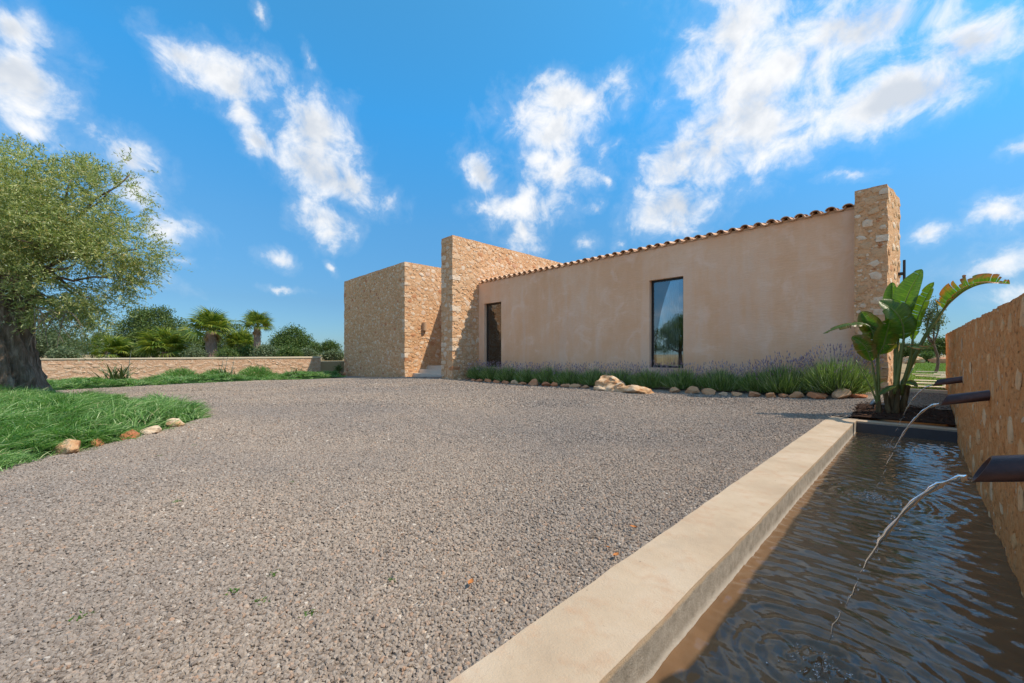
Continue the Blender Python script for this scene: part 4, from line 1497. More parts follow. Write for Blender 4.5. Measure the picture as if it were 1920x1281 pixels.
def mound_body(name, poly, mound, parent, res=0.12, seed=1):
    px = np.array(poly)
    lo, hi = px.min(0), px.max(0)
    xs = np.arange(lo[0], hi[0] + res, res)
    ys = np.arange(lo[1], hi[1] + res, res)
    XX, YY = np.meshgrid(xs, ys, indexing='ij')
    P = np.stack([XX.ravel(), YY.ravel()], 1)
    ins = in_poly(P[:, 0], P[:, 1], poly)
    d = np.full(len(P), 1e9)
    for i in range(len(px)):
        a, b = px[i], px[(i + 1) % len(px)]
        t = np.clip(((P - a) @ (b - a)) / ((b - a) @ (b - a)), 0, 1)
        d = np.minimum(d, np.hypot(*(P - a - t[:, None] * (b - a)).T))
    e = np.clip(d / 0.45, 0, 1) ** 0.6
    P3 = np.c_[P, np.zeros(len(P))]
    z = zg(P[:, 0], P[:, 1]) + np.where(ins, 0.62 * mound * e * (0.75 + 0.9 * fbm(P3 * 1.1, 3, seed) * 2 + 0.5 * fbm(P3 * 5.0, 3, seed + 3) * 2) - 0.03, -0.05)
    return obj(name, mesh(name, np.c_[P, z], [grid_faces(len(xs), len(ys))], M['cover_body'], True), parent)


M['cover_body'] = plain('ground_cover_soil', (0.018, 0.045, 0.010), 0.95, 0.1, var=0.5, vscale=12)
isl = hair_field('ground_cover', ISLAND, 170000, 0.12, 0.29, 0.0075, 0.24, 'lush green trailing ground cover round the old olive tree', 21, (-16, -4.6, -3.6, 0.9))
mound_body('thatch', ISLAND, 0.24, isl, 0.12, 21)
STRIP = [(-25.4, -9), (-18.0, -9), (-18.6, -3.5), (-19.1, -1.57), (-19.65, 0.0), (-20.26, 2.82), (-21.0, 6.16), (-21.3, 7.9), (-22.6, 8.9), (-25.4, 8.6)]
stp = hair_field('ground_cover', STRIP, 75000, 0.12, 0.26, 0.014, 0.24, 'green ground cover strip along the low boundary wall', 22, (-25.4, -18, -5, 9))
mound_body('thatch', STRIP, 0.24, stp, 0.25, 22)


def cover_bush(x, y, rad, h, lab):
    root = tag(empty('mounded_bush', (x, y, zgs(x, y))), lab, 'bush', 'mounds in the ground cover strip')
    n = 3800
    d = rng.normal(size=(n, 3))
    d[:, 2] = np.abs(d[:, 2])
    d /= np.linalg.norm(d, axis=1)[:, None]
    P = d * (rad, rad, h) * rng.uniform(0.55, 0.95, n)[:, None] + (x, y, zgs(x, y) + 0.05)
    tag(blades(P, d + (0, 0, 0.3) + rng.normal(0, 0.3, (n, 3)), rng.uniform(0.1, 0.22, n), 0.014, (0, 0, -0.3), M['cover'], 'foliage', root), kind='stuff')


cover_bush(-23.0, 1.75, 0.8, 0.62, 'leafy green mound by the low wall, just right of the larger aloe clump')
cover_bush(-23.2, 3.05, 0.65, 0.52, 'leafy green mound by the low wall, left of the flowering aloe clump')
cover_bush(-22.7, 4.6, 0.85, 0.66, 'leafy green mound by the low wall, right of the flowering aloe clump')


# ------------------------------------------------------------------ lavender
def lavender(x, y, rad, h, fl, lab, seed, nf=3000, ns=160, lean=0.0):
    r = np.random.default_rng(seed)
    zb = zgs(x, min(y, 9.6))
    root = tag(empty('lavender_bush', (x, y, zb)), lab, 'lavender', 'lavender bushes along the facade')
    d = r.normal(size=(nf, 3)) * (1, 1, 0.8)
    d[:, 2] = np.abs(d[:, 2]) + 0.15
    d /= np.linalg.norm(d, axis=1)[:, None]
    s = r.uniform(0.15, 0.85, nf)
    P = d * np.array([rad, rad * 0.85, h]) * s[:, None] + (x, y, zb + 0.02)
    up = d * (0.6, 0.6, 0.5) + (lean, -0.05, 0.75) + r.normal(0, 0.2, (nf, 3))
    tag(blades(P, up, r.uniform(0.16, 0.32, nf) * h / 0.45, r.uniform(0.007, 0.013, nf), (0, 0, -0.08), M['lav'], 'foliage', root), kind='stuff')
    d = r.normal(size=(ns, 3)) * (1, 1, 0.8)
    d[:, 2] = np.abs(d[:, 2]) + 0.45
    d /= np.linalg.norm(d, axis=1)[:, None]
    P = d * np.array([rad * 0.7, rad * 0.6, h * 0.75]) + (x, y, zb)
    up = d * (0.55, 0.55, 0.3) + (lean, -0.02, 0.85)
    up /= np.linalg.norm(up, axis=1)[:, None]
    L = r.uniform(0.28, 0.46, ns) * fl
    st = blades(P, up, L, 0.006, (0, 0, 0), M['lav_stem'], 'flower_stems', root, seg=1)
    tag(st, kind='stuff')
    mb = MB()
    for p, u, l in zip(P, up, L):
        c = p + u * l
        a = np.cross(u, (0.3, 0.7, 0.1))
        a /= np.linalg.norm(a)
        b = np.cross(u, a)
        w = r.uniform(0.007, 0.011)
        hl = r.uniform(0.03, 0.06)
        mb.add([c - u * hl * 0.4, c + a * w, c + b * w, c - a * w, c - b * w, c + u * hl], None, [(0, 2, 1), (0, 3, 2), (0, 4, 3), (0, 1, 4), (5, 1, 2), (5, 2, 3), (5, 3, 4), (5, 4, 1)])
    tag(mb.build('flower_heads', M['lav_flower'], root), kind='stuff')


LX = [-12.05, -11.2, -10.3, -9.4, -8.5, -7.6, -6.7, -5.8, -4.95, -4.1, -3.25, -2.4]
for i, x in enumerate(LX):
    if i == 0:
        lab = 'leftmost lavender bush, against the tall fin wall'
    elif x < -6.2:
        lab = f'purple flowered lavender bush, {ORD[i]} from the tall fin wall'
    else:
        lab = f'purple flowered lavender bush, {ORD[len(LX) + 1 - i]} from the end pillar'
    lavender(x, 9.92 + random.uniform(-.05, .05), 0.56, 0.44 + random.uniform(-.03, .05), 0.95, lab, 400 + i)
lavender(-1.95, 9.72, 0.52, 0.50, 1.15, 'half sunlit lavender bush just left of the big bright one', 430, 3600, 260)
lavender(-1.10, 9.66, 0.60, 0.56, 1.25, 'largest lavender bush, sunlit bright green beside the end pillar', 431, 5600, 330)


# ------------------------------------------------------------------ bird of paradise
def paddle(parent, mid, W, normal, tears=4, fold=0.25, dry=0.0, sides=(1, 1), seed=0, ragged=0.12, droop=0.0, petiole=None, pr=0.011):
    r = np.random.default_rng(seed)
    N = 61
    c = catmull(mid, N)
    tan = np.gradient(c, axis=0)
    tan /= np.linalg.norm(tan, axis=1)[:, None]
    nrm = np.array(normal, float)
    V, Q, A = [], [], []
    K = 6
    for si, sg in enumerate((-1, 1)):
        if not sides[si]:
            continue
        cuts = np.sort(np.r_[0, r.uniform(0.06, 0.97, tears), 1.0])
        for a, b in zip(cuts[:-1], cuts[1:]):
            if b - a < 0.012:
                continue
            m = max(3, int((b - a) * 40))
            ss = np.linspace(a + 0.001, b - 0.001, m)
            lob = 1 - abs(r.normal(0, ragged))
            sag = r.uniform(0, 1) * droop
            tw = r.normal(0, 0.12)
            base = len(V)
            for s in ss:
                x = s * (N - 1)
                i = min(int(x), N - 2)
                f = x - i
                p = c[i] * (1 - f) + c[i + 1] * f
                t = tan[i]
                sd = np.cross(t, nrm)
                sd /= np.linalg.norm(sd)
                up = np.cross(sd, t)
                w = W * max(0.02, (math.sin(math.pi * min(1, max(0, s)) ** 0.85)) ** 0.55) * lob
                e = min(s - a, b - s) / max(b - a, 1e-6)
                rnd = 1 - 0.10 * (1 - min(1, e * 5)) * (1 if tears else 0)
                for k in range(K):
                    q = k / (K - 1)
                    z = fold * math.sin(q * 1.4) * w - (sag + 0.10) * q * q * w + tw * q * q * w * (s - a) / (b - a)
                    V.append(p + sg * sd * w * rnd * q * math.cos(fold * 0.8) + up * z + t * (0.22 * w * q))
                    A.append((s, q, dry * (1 if r.random() < 0.9 else 0.2)))
            for j in range(m - 1):
                for k in range(K - 1):
                    o_ = base + j * K + k
                    Q.append((o_, o_ + K, o_ + K + 1, o_ + 1))
    me = mesh('leaf', V, [np.array(Q)], M['paddle'], True)
    at = me.attributes.new('leafpos', 'FLOAT_VECTOR', 'POINT')
    if len(me.vertices) == len(A):
        at.data.foreach_set('vector', np.array(A, np.float32).ravel())
    lf = obj('leaf', me, parent)
    mb = MB()
    if petiole is not None:
        pp = catmull(list(petiole) + [mid[0]], 16)
        full = np.vstack([pp[:-1], c])
        rad = np.r_[np.linspace(pr * 2.0, pr, len(pp) - 1), np.linspace(pr, 0.002, N)]
    else:
        full, rad = c, np.linspace(pr, 0.002, N)
    mb.tube(full, rad, 7)
    mb.build('petiole', M['petiole'], lf, True)
    return lf


bop = tag(empty('bird_of_paradise', (-0.25, 8.2, 0.15)), 'tall bird of paradise plant with torn paddle leaves behind the basin', 'plant')
st = MB()
for k, (dx, dy, lean, r0, h) in enumerate([(0, 0, -0.02, 0.058, 0.42), (0.06, 0.03, 0.08, 0.048, 0.45), (-0.05, -0.03, -0.05, 0.042, 0.34), (0.02, -0.06, 0.02, 0.036, 0.4)]):
    z0 = 0.10
    zz = np.linspace(0, 1, 9)
    st.tube(np.stack([-0.26 + dx + lean * zz, np.full(9, 8.2 + dy), z0 + h * zz], 1), r0 * (1.05 - 0.35 * zz) * (1 + 0.06 * np.sin(zz * 19 + k)), 10)
st.build('stalk', M['stalk'], bop, True)
B = (-0.24, 8.2, 0.42)
paddle(bop, [(-0.22, 8.18, 1.22), (-0.19, 8.14, 1.55), (-0.10, 8.10, 1.90), (0.02, 8.08, 2.21)], 0.20, (-0.55, -0.80, 0.25), 2, 0.35, 0.05, seed=1, ragged=0.05, petiole=[B, (-0.25, 8.2, 0.8)], pr=0.016)
paddle(bop, [(-0.24, 8.3, 1.45), (-0.28, 8.34, 1.75), (-0.29, 8.36, 2.10)], 0.12, (-0.3, -0.9, 0.1), 1, 0.5, 0.05, seed=2, ragged=0.03, petiole=[B, (-0.26, 8.25, 0.9)])
paddle(bop, [(-0.07, 8.1, 1.20), (-0.03, 8.08, 1.45), (0.05, 8.05, 1.75), (0.14, 8.0, 2.0)], 0.125, (-0.5, -0.75, 0.4), 9, 0.5, 0.1, seed=3, ragged=0.12, petiole=[(-0.2, 8.2, 0.42), (-0.10, 8.15, 0.9)], pr=0.014)
paddle(bop, [(0.235, 8.15, 1.63), (0.30, 8.12, 1.73), (0.44, 8.06, 1.87), (0.60, 8.0, 1.925), (0.79, 7.95, 1.885)], 0.19, (-0.35, -0.60, 0.70), 13, 0.85, 0.95, sides=(1, 1), seed=4, ragged=0.3, petiole=[(-0.2, 8.2, 0.4), (-0.14, 8.2, 0.68), (0.04, 8.2, 1.22), (0.17, 8.18, 1.5)], pr=0.016)
paddle(bop, [(-0.16, 8.05, 1.22), (-0.17, 7.98, 1.42), (-0.25, 7.9, 1.62), (-0.41, 7.85, 1.78)], 0.20, (0.25, -0.75, 0.6), 8, 0.25, 0.1, seed=5, ragged=0.08, petiole=[(-0.25, 8.15, 0.42), (-0.2, 8.1, 0.85)], pr=0.015)
paddle(bop, [(-0.18, 8.1, 1.16), (-0.08, 8.05, 1.12), (0.04, 8.0, 1.09), (0.18, 7.97, 1.15)], 0.045, (-0.2, -0.6, 0.8), 10, 0.3, 1.0, seed=7, ragged=0.4, petiole=[(-0.22, 8.2, 0.42), (-0.22, 8.15, 0.9)], pr=0.010)
paddle(bop, [(-0.24, 8.1, 0.55), (-0.32, 8.02, 0.50), (-0.42, 7.98, 0.40)], 0.055, (-0.2, -0.7, 0.7), 1, 0.3, 0.3, seed=8, petiole=None, pr=0.008)
paddle(bop, [(-0.20, 8.12, 0.55), (-0.10, 8.02, 0.60), (-0.02, 7.98, 0.55)], 0.05, (0.2, -0.7, 0.7), 3, 0.3, 0.6, seed=9, petiole=None, pr=0.008)

bop2 = tag(empty('bird_of_paradise', (-0.43, 8.15, 0.14)), 'smaller bird of paradise shoot with drooping fringed leaf left of the tall one', 'plant')
st = MB()
zz = np.linspace(0, 1, 7)
st.tube(np.stack([-0.43 + 0 * zz, 8.15 + 0 * zz, 0.08 + 0.22 * zz], 1), 0.040 * (1.1 - 0.4 * zz), 10)
st.build('stalk', M['stalk'], bop2, True)
B2 = (-0.43, 8.15, 0.22)
paddle(bop2, [(-0.455, 8.12, 1.10), (-0.50, 8.1, 1.36), (-0.60, 8.05, 1.47), (-0.74, 7.98, 1.47), (-0.90, 7.9, 1.42), (-1.06, 7.85, 1.33)], 0.105, (-0.25, -0.5, 0.85), 16, 0.1, 0.45, seed=11, ragged=0.2, droop=0.5, petiole=[B2, (-0.44, 8.14, 0.7)])
paddle(bop2, [(-0.44, 8.18, 1.05), (-0.48, 8.16, 1.30), (-0.55, 8.14, 1.50), (-0.63, 8.12, 1.66)], 0.155, (0.1, -0.85, 0.4), 6, 0.3, 0.4, seed=12, ragged=0.06, petiole=[B2, (-0.43, 8.16, 0.7)])
paddle(bop2, [(-0.43, 8.1, 1.0), (-0.37, 8.05, 1.15), (-0.33, 8.0, 1.35), (-0.30, 7.97, 1.52)], 0.16, (0.35, -0.85, 0.25), 6, 0.2, 0.3, seed=13, ragged=0.06, petiole=[B2, (-0.43, 8.13, 0.65)])
paddle(bop2, [(-0.505, 8.1, 0.90), (-0.55, 8.04, 1.06), (-0.62, 7.98, 1.19), (-0.72, 7.93, 1.27)], 0.13, (-0.2, -0.85, 0.45), 6, 0.3, 0.5, seed=14, ragged=0.06, petiole=[B2, (-0.47, 8.12, 0.6)])
pe = MB()
pe.tube(catmull([(-0.43, 8.15, 0.2), (-0.52, 8.13, 0.5), (-0.69, 8.1, 0.92)], 14), np.linspace(0.016, 0.006, 14), 7)
pe.build('bare_petiole', M['petiole'], bop2, True)

sp = tag(empty('garden_spotlight', (-0.52, 8.3, 0.16)), 'small grey garden spotlight on the mulch behind the smaller shoot', 'spotlight')
mb = MB()
mb.tube([(-0.50, 8.3, 0.10), (-0.50, 8.3, 0.22)], 0.01, 8)
mb.build('stake', M['black'], sp, True)
mb = MB()
mb.tube([(-0.53, 8.27, 0.22), (-0.50, 8.30, 0.25), (-0.47, 8.33, 0.29)], [0.02, 0.034, 0.04], 14)
mb.build('head', M['spot'], sp, True)


# ------------------------------------------------------------------ trees
def leaf_quads(P, d, L, W, fold=True):
    """one folded lozenge leaf per point"""
    n = len(P)
    d = d / (np.linalg.norm(d, axis=1)[:, None] + 1e-9)
    s = np.cross(d, rng.normal(size=(n, 3)))
    s /= np.linalg.norm(s, axis=1)[:, None] + 1e-9
    L = np.broadcast_to(np.asarray(L, float).reshape(-1, 1) if np.ndim(L) else L, (n, 1))
    W = np.broadcast_to(np.asarray(W, float).reshape(-1, 1) if np.ndim(W) else W, (n, 1))
    V = np.stack([P, P + d * L * 0.45 + s * W * 0.5, P + d * L, P + d * L * 0.45 - s * W * 0.5], 1)
    return V.reshape(-1, 3), (np.arange(n)[:, None] * 4 + np.array([0, 1, 2, 3]))


def in_blob(blobs, n, shell=0.5):
    w = np.array([b[3] ** 2.2 for b in blobs])
    k = rng.choice(len(blobs), n, p=w / w.sum())
    C = np.array([b[:3] for b in blobs])[k]
    R = np.array([b[3] for b in blobs])[k]
    d = rng.normal(size=(n, 3))
    d /= np.linalg.norm(d, axis=1)[:, None]
    rr = R * (shell + (1 - shell) * rng.random(n) ** 0.7)
    return C + d * rr[:, None] * (1, 1, 0.85), d


def camw(px, py, t):     # a spot given by bearing, height and depth from the camera's standpoint
    u = (px - 960) / 745
    return (math.cos(YAW) * u * t - math.sin(YAW) * t, math.sin(YAW) * u * t + math.cos(YAW) * t, 1 - (py - 665) / 745 * t)


def olive():
    bx, by, _ = camw(-8, 750, 8.75)
    zb = zgs(bx, by)
    root = tag(empty('olive_tree', (bx, by, zb)), 'ancient olive tree with gnarled trunk rising from the ground cover', 'tree')
    nz, na = 70, 72
    z = np.linspace(-0.2, 2.75, nz)
    a = np.linspace(0, 2 * np.pi, na, endpoint=False)
    r0 = np.interp(z, [-0.2, 0.05, 0.35, 0.8, 1.3, 1.9, 2.4, 2.75], [0.98, 0.90, 0.79, 0.69, 0.64, 0.63, 0.66, 0.52])
    A, Zz = np.meshgrid(a, z)
    p = np.stack([np.cos(A).ravel() * 1.9, np.sin(A).ravel() * 1.9, Zz.ravel() * 0.55], 1)
    tw = np.stack([np.cos(A + 0.35 * Zz).ravel() * 3.4, np.sin(A + 0.35 * Zz).ravel() * 3.4, Zz.ravel() * 0.4], 1)
    f1 = fbm(p, 3, 3).reshape(A.shape)
    f2 = np.abs(fbm(tw, 3, 8).reshape(A.shape))
    f3 = fbm(np.stack([np.cos(A).ravel() * 9, np.sin(A).ravel() * 9, Zz.ravel() * 2.2], 1), 3, 9).reshape(A.shape)
    R = r0[:, None] * (0.97 + 0.50 * f1 - 1.5 * np.clip(0.13 - f2, 0, 1) + 0.26 * f3)
    V = np.stack([np.cos(A) * R + bx, np.sin(A) * R + by, Zz + zb], -1).reshape(-1, 3)
    i = np.arange(nz - 1)[:, None] * na + np.arange(na)[None, :]
    j = np.arange(nz - 1)[:, None] * na + (np.arange(na)[None, :] + 1) % na
    F = np.stack([i, j, j + na, i + na], -1).reshape(-1, 4)
    trunk = obj('trunk', mesh('trunk', V, [F], M['olive_bark'], True), root)
    blobs = [(*camw(px, py, t), r) for px, py, t, r in [(-40, 400, 8.9, 1.9), (50, 395, 8.4, 1.45), (140, 400, 8.6, 1.25), (205, 362, 8.8, .75), (212, 470, 8.6, .85), (140, 500, 8.3, 1.0), (55, 450, 7.9, .95), (172, 560, 8.6, .62),
             (110, 600, 9.0, .6), (165, 620, 9.0, .4), (-60, 345, 9, 1.5), (60, 340, 9, .85), (135, 330, 8.9, .55), (-160, 420, 8.9, 1.8), (10, 410, 10.4, 1.4), (110, 440, 10.2, 1.2), (262, 470, 8.7, .42), (235, 520, 8.7, .4), (245, 330, 8.9, .38), (95, 560, 8.5, .55), (150, 600, 8.7, .5), (195, 590, 8.8, .35)]]
    top = np.array([bx, by, zb + 2.2])
    for k, (x, y, zc, r) in enumerate(blobs):
        e = np.array([x, y, zc])
        st = top + np.array([rng.normal(0, 0.3), rng.normal(0, 0.3), rng.uniform(-0.1, 0.3)])
        mid = st * 0.55 + e * 0.45 + rng.normal(0, 0.22, 3) + (0, 0, 0.25)
        mb = MB()
        mb.tube(catmull([st, mid, e], 12) + np.r_[np.zeros((1, 3)), rng.normal(0, 0.03, (11, 3))], np.linspace(0.13 if r > 0.9 else 0.06, 0.012, 12), 9)
        mb.build('limb', M['olive_bark'], root, True)
    # sprays: a drooping twig with paired narrow leaves
    ns = 24000
    P, d = in_blob(blobs, ns, 0.25)
    keep = P[:, 2] > 1.0
    P, d = P[keep], d[keep]
    lump = fbm(P * 1.15, 3, 12) + 0.6 * fbm(P * 3.4, 2, 13)
    kp = lump > -0.012
    P, d = P[kp], d[kp]
    ns = len(P)
    dd = d + rng.normal(0, 0.6, (ns, 3)) + (0, 0, 0.15)
    dd /= np.linalg.norm(dd, axis=1)[:, None]
    Lt = rng.uniform(0.16, 0.36, ns) * np.where(rng.random(ns) < 0.10, 1.9, 1.0)
    m = 15
    allP, allD, twq = [], [], MB()
    for k in range(m):
        t = (k + 1) / m
        c = P + dd * (Lt * t)[:, None] + np.array([0, 0, -0.30]) * (Lt * t * t)[:, None]
        pr = rng.normal(size=(ns, 3))
        allP.append(c)
        allD.append(dd * 0.8 + pr * 0.62)
    AP = np.concatenate(allP)
    AD = np.concatenate(allD)
    V, Q = leaf_quads(AP, AD, rng.uniform(0.05, 0.095, len(AP)), rng.uniform(0.013, 0.021, len(AP)))
    tag(obj('crown', mesh('crown', V, [Q], M['olive_leaf']), root), kind='stuff')
    # bare hanging twigs low on the yard side
    for k in range(14):
        s = np.array(camw(rng.uniform(60, 130), rng.uniform(575, 600), 8.1))
        e = s + np.array(camw(960 + rng.uniform(-50, 90), 665 + rng.uniform(20, 75), 8.1)) - np.array(camw(960, 665, 8.1))
        mb = MB()
        mb.tube(catmull([s, s * 0.5 + e * 0.5 + (0, 0, 0.1), e], 8), np.linspace(0.009, 0.004, 8), 5)
        mb.build('twig', M['twig'], root)


olive()


def tree(name, lab, base, blobs, nleaf, lsize, mat, group=None, trunk_r=0.18, nlimb=7, bark='bark', cat='tree', flat=0.0):
    base = np.array(base, float)
    root = tag(empty(name, tuple(base)), lab, cat, group)
    P, d = in_blob(blobs, nleaf, 0.45)
    g = fbm(P * 0.9, 3, int(abs(base[0]) * 7) % 97) + 0.5 * fbm(P * 2.4, 2, 5)
    k = g > -0.10
    P, d = P[k], d[k]
    n = len(P)
    # clumps of five leaves
    PP = np.repeat(P, 4, 0) + rng.normal(0, lsize * 1.1, (n * 4, 3))
    DD = np.repeat(d, 4, 0) * 0.5 + rng.normal(0, 0.7, (n * 4, 3))
    V, Q = leaf_quads(PP, DD, rng.uniform(0.7, 1.3, len(PP)) * lsize, rng.uniform(0.35, 0.6, len(PP)) * lsize)
    tag(obj('crown', mesh('crown', V, [Q], mat), root), kind='stuff')
    C = np.array([b[:3] for b in blobs])
    top = C.mean(0) * 0.5 + base * 0.5
    mb = MB()
    mb.tube(catmull([base - (0, 0, 0.2), base * 0.6 + top * 0.4 + (0.1, 0.05, 0), top], 8), np.linspace(trunk_r, trunk_r * 0.7, 8), 9)
    tr = mb.build('trunk', M[bark], root, True)
    for b in blobs[:nlimb]:
        mb = MB()
        e = np.array(b[:3])
        mb.tube(catmull([top, top * 0.5 + e * 0.5 + rng.normal(0, 0.15, 3), e], 7), np.linspace(trunk_r * 0.55, 0.02, 7), 6)
        mb.build('limb', M[bark], tr, True)
    return root


GZ = 0.55


def far_tree(name, lab, px, t, blobs_px, nleaf, lsize, mat, **kw):
    bx, by, _ = camw(px, 665, t)
    z = kw.pop('gz', GZ)
    return tree(name, lab, (bx, by, z), [(*camw(x, y, tt), r * tt / 745) for x, y, tt, r in blobs_px], nleaf, lsize, mat, **kw)


G_T = 'trees beyond the low wall'
far_tree('carob_tree', 'tall rounded dark green tree behind the palms', 290, 46,
         [(285, 608, 46, 34), (250, 622, 46, 30), (325, 622, 46, 30), (290, 640, 45, 40), (236, 648, 45, 26), (345, 645, 45, 28), (262, 590, 46.5, 16), (305, 588, 46.5, 14)], 9500, 0.20, M['dark_leaf'], group=G_T, trunk_r=0.3)
far_tree('carob_tree', 'wide dark green tree between the two tall palms', 430, 50,
         [(430, 630, 50, 30), (400, 640, 50, 26), (455, 645, 50, 26), (360, 650, 49, 24), (425, 650, 49, 26), (340, 632, 50, 14)], 6500, 0.20, M['dark_leaf'], group=G_T, trunk_r=0.25)
far_tree('carob_tree', 'rounded olive green tree left of the stone wing', 550, 44,
         [(548, 632, 44, 22), (530, 642, 44, 20), (568, 645, 44, 20), (550, 655, 43.5, 26), (520, 658, 43.5, 16), (580, 660, 43.5, 14)], 6500, 0.18, M['green_leaf'], group=G_T, trunk_r=0.25)
far_tree('wild_olive', 'grey green tree half hidden behind the olive trunk', 95, 30,
         [(85, 640, 30, 26), (115, 648, 30, 22), (60, 650, 30, 26), (140, 655, 30, 16)], 4500, 0.14, M['grey_leaf'], group=G_T, trunk_r=0.12)
far_tree('young_tree', 'small leafy tree between the olive and the leftmost palm', 172, 33,
         [(170, 645, 33, 15), (155, 652, 33, 13), (186, 652, 33, 12)], 1800, 0.14, M['green_leaf'], group=G_T, trunk_r=0.06)
far_tree('young_tree', 'thin young orchard tree just left of the stone wing', 617, 32,
         [(617, 650, 32, 10), (606, 655, 32, 8), (628, 653, 32, 9)], 1100, 0.12, M['green_leaf'], group=G_T, trunk_r=0.035)
far_tree('young_tree', 'thin young orchard tree right of the rounded olive green tree', 592, 36,
         [(592, 652, 36, 9), (600, 658, 36, 7)], 800, 0.12, M['green_leaf'], group=G_T, trunk_r=0.035)
G_S = 'shrubs beyond the low wall'
for px, t, w, h, mt, lab in [(498, 27.5, 20, 16, 'grey_leaf', 'silvery shrub behind the low wall near the right tall palm'),
                             (362, 28.5, 22, 12, 'grey_leaf', 'low silvery shrub left of the left tall palm trunk'),
                             (545, 27.2, 16, 13, 'green_leaf', 'green spiky shrub behind the low wall, under the rounded tree'),
                             (576, 29, 15, 9, 'grey_leaf', 'small grey shrub near the right end of the low wall'),
                             (425, 28, 20, 9, 'green_leaf', 'bright green shrub between the two tall palm trunks'),
                             (625, 30, 22, 6, 'grey_leaf', 'low dark shrub seen past the right end of the low wall'),
                             (462, 30, 18, 14, 'green_leaf', 'green shrub just left of the right tall palm trunk'),
                             (120, 27, 24, 12, 'grey_leaf', 'pale shrub behind the low wall next to the olive trunk'),
                             (250, 31, 26, 14, 'dark_leaf', 'dark shrub behind the small clustered palm'),
                             (332, 33, 30, 12, 'dark_leaf', 'dark shrub behind the wide low palm'),
                             (520, 36, 30, 14, 'dark_leaf', 'dark shrub mass at the foot of the rounded olive green tree')]:
    far_tree('shrub', lab, px, t, [(px, 668 - h * 0.35, t, h), (px - w * 0.5, 669 - h * 0.2, t, h * 0.8), (px + w * 0.5, 669 - h * 0.2, t, h * 0.8)], 1500, 0.12, M[mt], group=G_S, trunk_r=0.04, nlimb=3, cat='shrub')
# growth in the gap between the low wall and the wing
far_tree('shrub', 'yellow green weedy shrub in the gap beside the stone wing', 612, 25.5, [(612, 694, 25.5, 6), (622, 692, 25.5, 6), (605, 698, 25, 5)], 900, 0.08, M['grass'], group=G_S, trunk_r=0.02, nlimb=3, cat='shrub', gz=-0.3)
far_tree('shrub', 'dark rounded shrub at the outer corner of the stone wing', 640, 24.0, [(641, 692, 24, 8), (634, 697, 24, 7)], 1200, 0.08, M['dark_leaf'], group=G_S, trunk_r=0.03, nlimb=2, cat='shrub', gz=-0.3)
far_tree('shrub', 'grey shrub in the gap behind the weedy yellow green one', 630, 30, [(630, 682, 30, 9), (612, 684, 30, 7)], 1000, 0.09, M['grey_leaf'], group=G_S, trunk_r=0.03, nlimb=2, cat='shrub', gz=-0.3)


def fan_leaf_mesh(i):
    r = np.random.default_rng(700 + i)
    mb = MB()
    pl = 0.55
    mb.tube([(0, 0, 0), (pl * 0.5, 0, 0.05), (pl, 0, 0.02)], [0.02, 0.016, 0.012], 5)
    n = 26
    angs = np.linspace(-2.25, 2.25, n)
    for a in angs:
        L = 0.62 * (0.78 + 0.22 * math.cos(a * 0.6)) * r.uniform(0.88, 1.06)
        d = np.array([math.cos(a), math.sin(a), 0.0])
        s = np.array([-math.sin(a), math.cos(a), 0.0])
        w = 0.027
        b = np.array([pl, 0, 0.02])
        m1 = b + d * L * 0.55 + (0, 0, 0.02)
        m2 = b + d * L + (0, 0, -0.10 - 0.12 * r.random())
        mb.add([b, m1 + s * w + (0, 0, .012), m1 - s * w, m2], None, [(0, 1, 2), (1, 3, 2)])
    return mb.me('leaf', M['palm_leaf'])


FANS = [fan_leaf_mesh(i) for i in range(4)]


def palm(name, lab, px, t, ztrunk, tr, nl, ls, seed, skirt=8, spread=1.0):
    r = np.random.default_rng(seed)
    bx, by, _ = camw(px, 665, t)
    root = tag(empty(name, (bx, by, GZ)), lab, 'palm', 'fan palms beyond the low wall')
    zz = np.linspace(GZ - 0.1, ztrunk, 16)
    V = MB()
    V.tube(np.stack([bx + 0.05 * np.sin(zz), np.full(16, by), zz], 1), tr * (1.12 - 0.15 * np.linspace(0, 1, 16)) * (1 + 0.06 * r.normal(size=16)), 12)
    V.build('trunk', M['palm_bark'], root, True)
    for k in range(nl + skirt):
        dry = k >= nl
        az = k * 2.399 + r.normal(0, 0.2)
        e = (-0.12 + 1.5 * ((k + 0.5) / nl)) if not dry else r.uniform(-1.2, -0.7)
        e = min(e, 1.35)
        s = ls * r.uniform(0.85, 1.15) * (0.45 if dry else 1.0)
        m = Matrix.Translation((bx, by, ztrunk - (0.12 if dry else 0.0))) @ Matrix.Rotation(az, 4, 'Z') @ Matrix.Rotation(-e, 4, 'Y') @ Matrix.Rotation(r.normal(0, 0.3), 4, 'X') @ Matrix.Scale(s, 4)
        o = bpy.data.objects.new('dry_leaf' if dry else 'leaf', FANS[k % 4] if not dry else DRYF[k % 2])
        link(o, root, m)


DRYF = []
for i in range(2):
    q = FANS[i].copy()
    q.materials.clear()
    q.materials.append(M['palm_dry'])
    DRYF.append(q)
palm('fan_palm', 'tallest fan palm, the left of the two tall ones', 396, 30, 2.75, 0.34, 24, 1.65, 1, 9)
palm('fan_palm', 'slim trunked tall fan palm on the right', 482, 29.5, 3.0, 0.22, 22, 1.2, 2, 7)
palm('fan_palm', 'wide low fan palm without visible trunk left of the tall ones', 312, 30, 1.2, 0.30, 30, 1.85, 3, 6)
palm('fan_palm', 'small bushy fan palm second from the left', 212, 30, 1.05, 0.2, 24, 1.4, 4, 3)
palm('fan_palm', 'stout fan palm with short thick trunk, leftmost in the row', 192, 31, 1.75, 0.30, 22, 0.95, 5, 5)
palm('fan_palm', 'low fan palm tucked between the two tall ones', 452, 31.5, 1.6, 0.2, 24, 1.3, 6, 5)

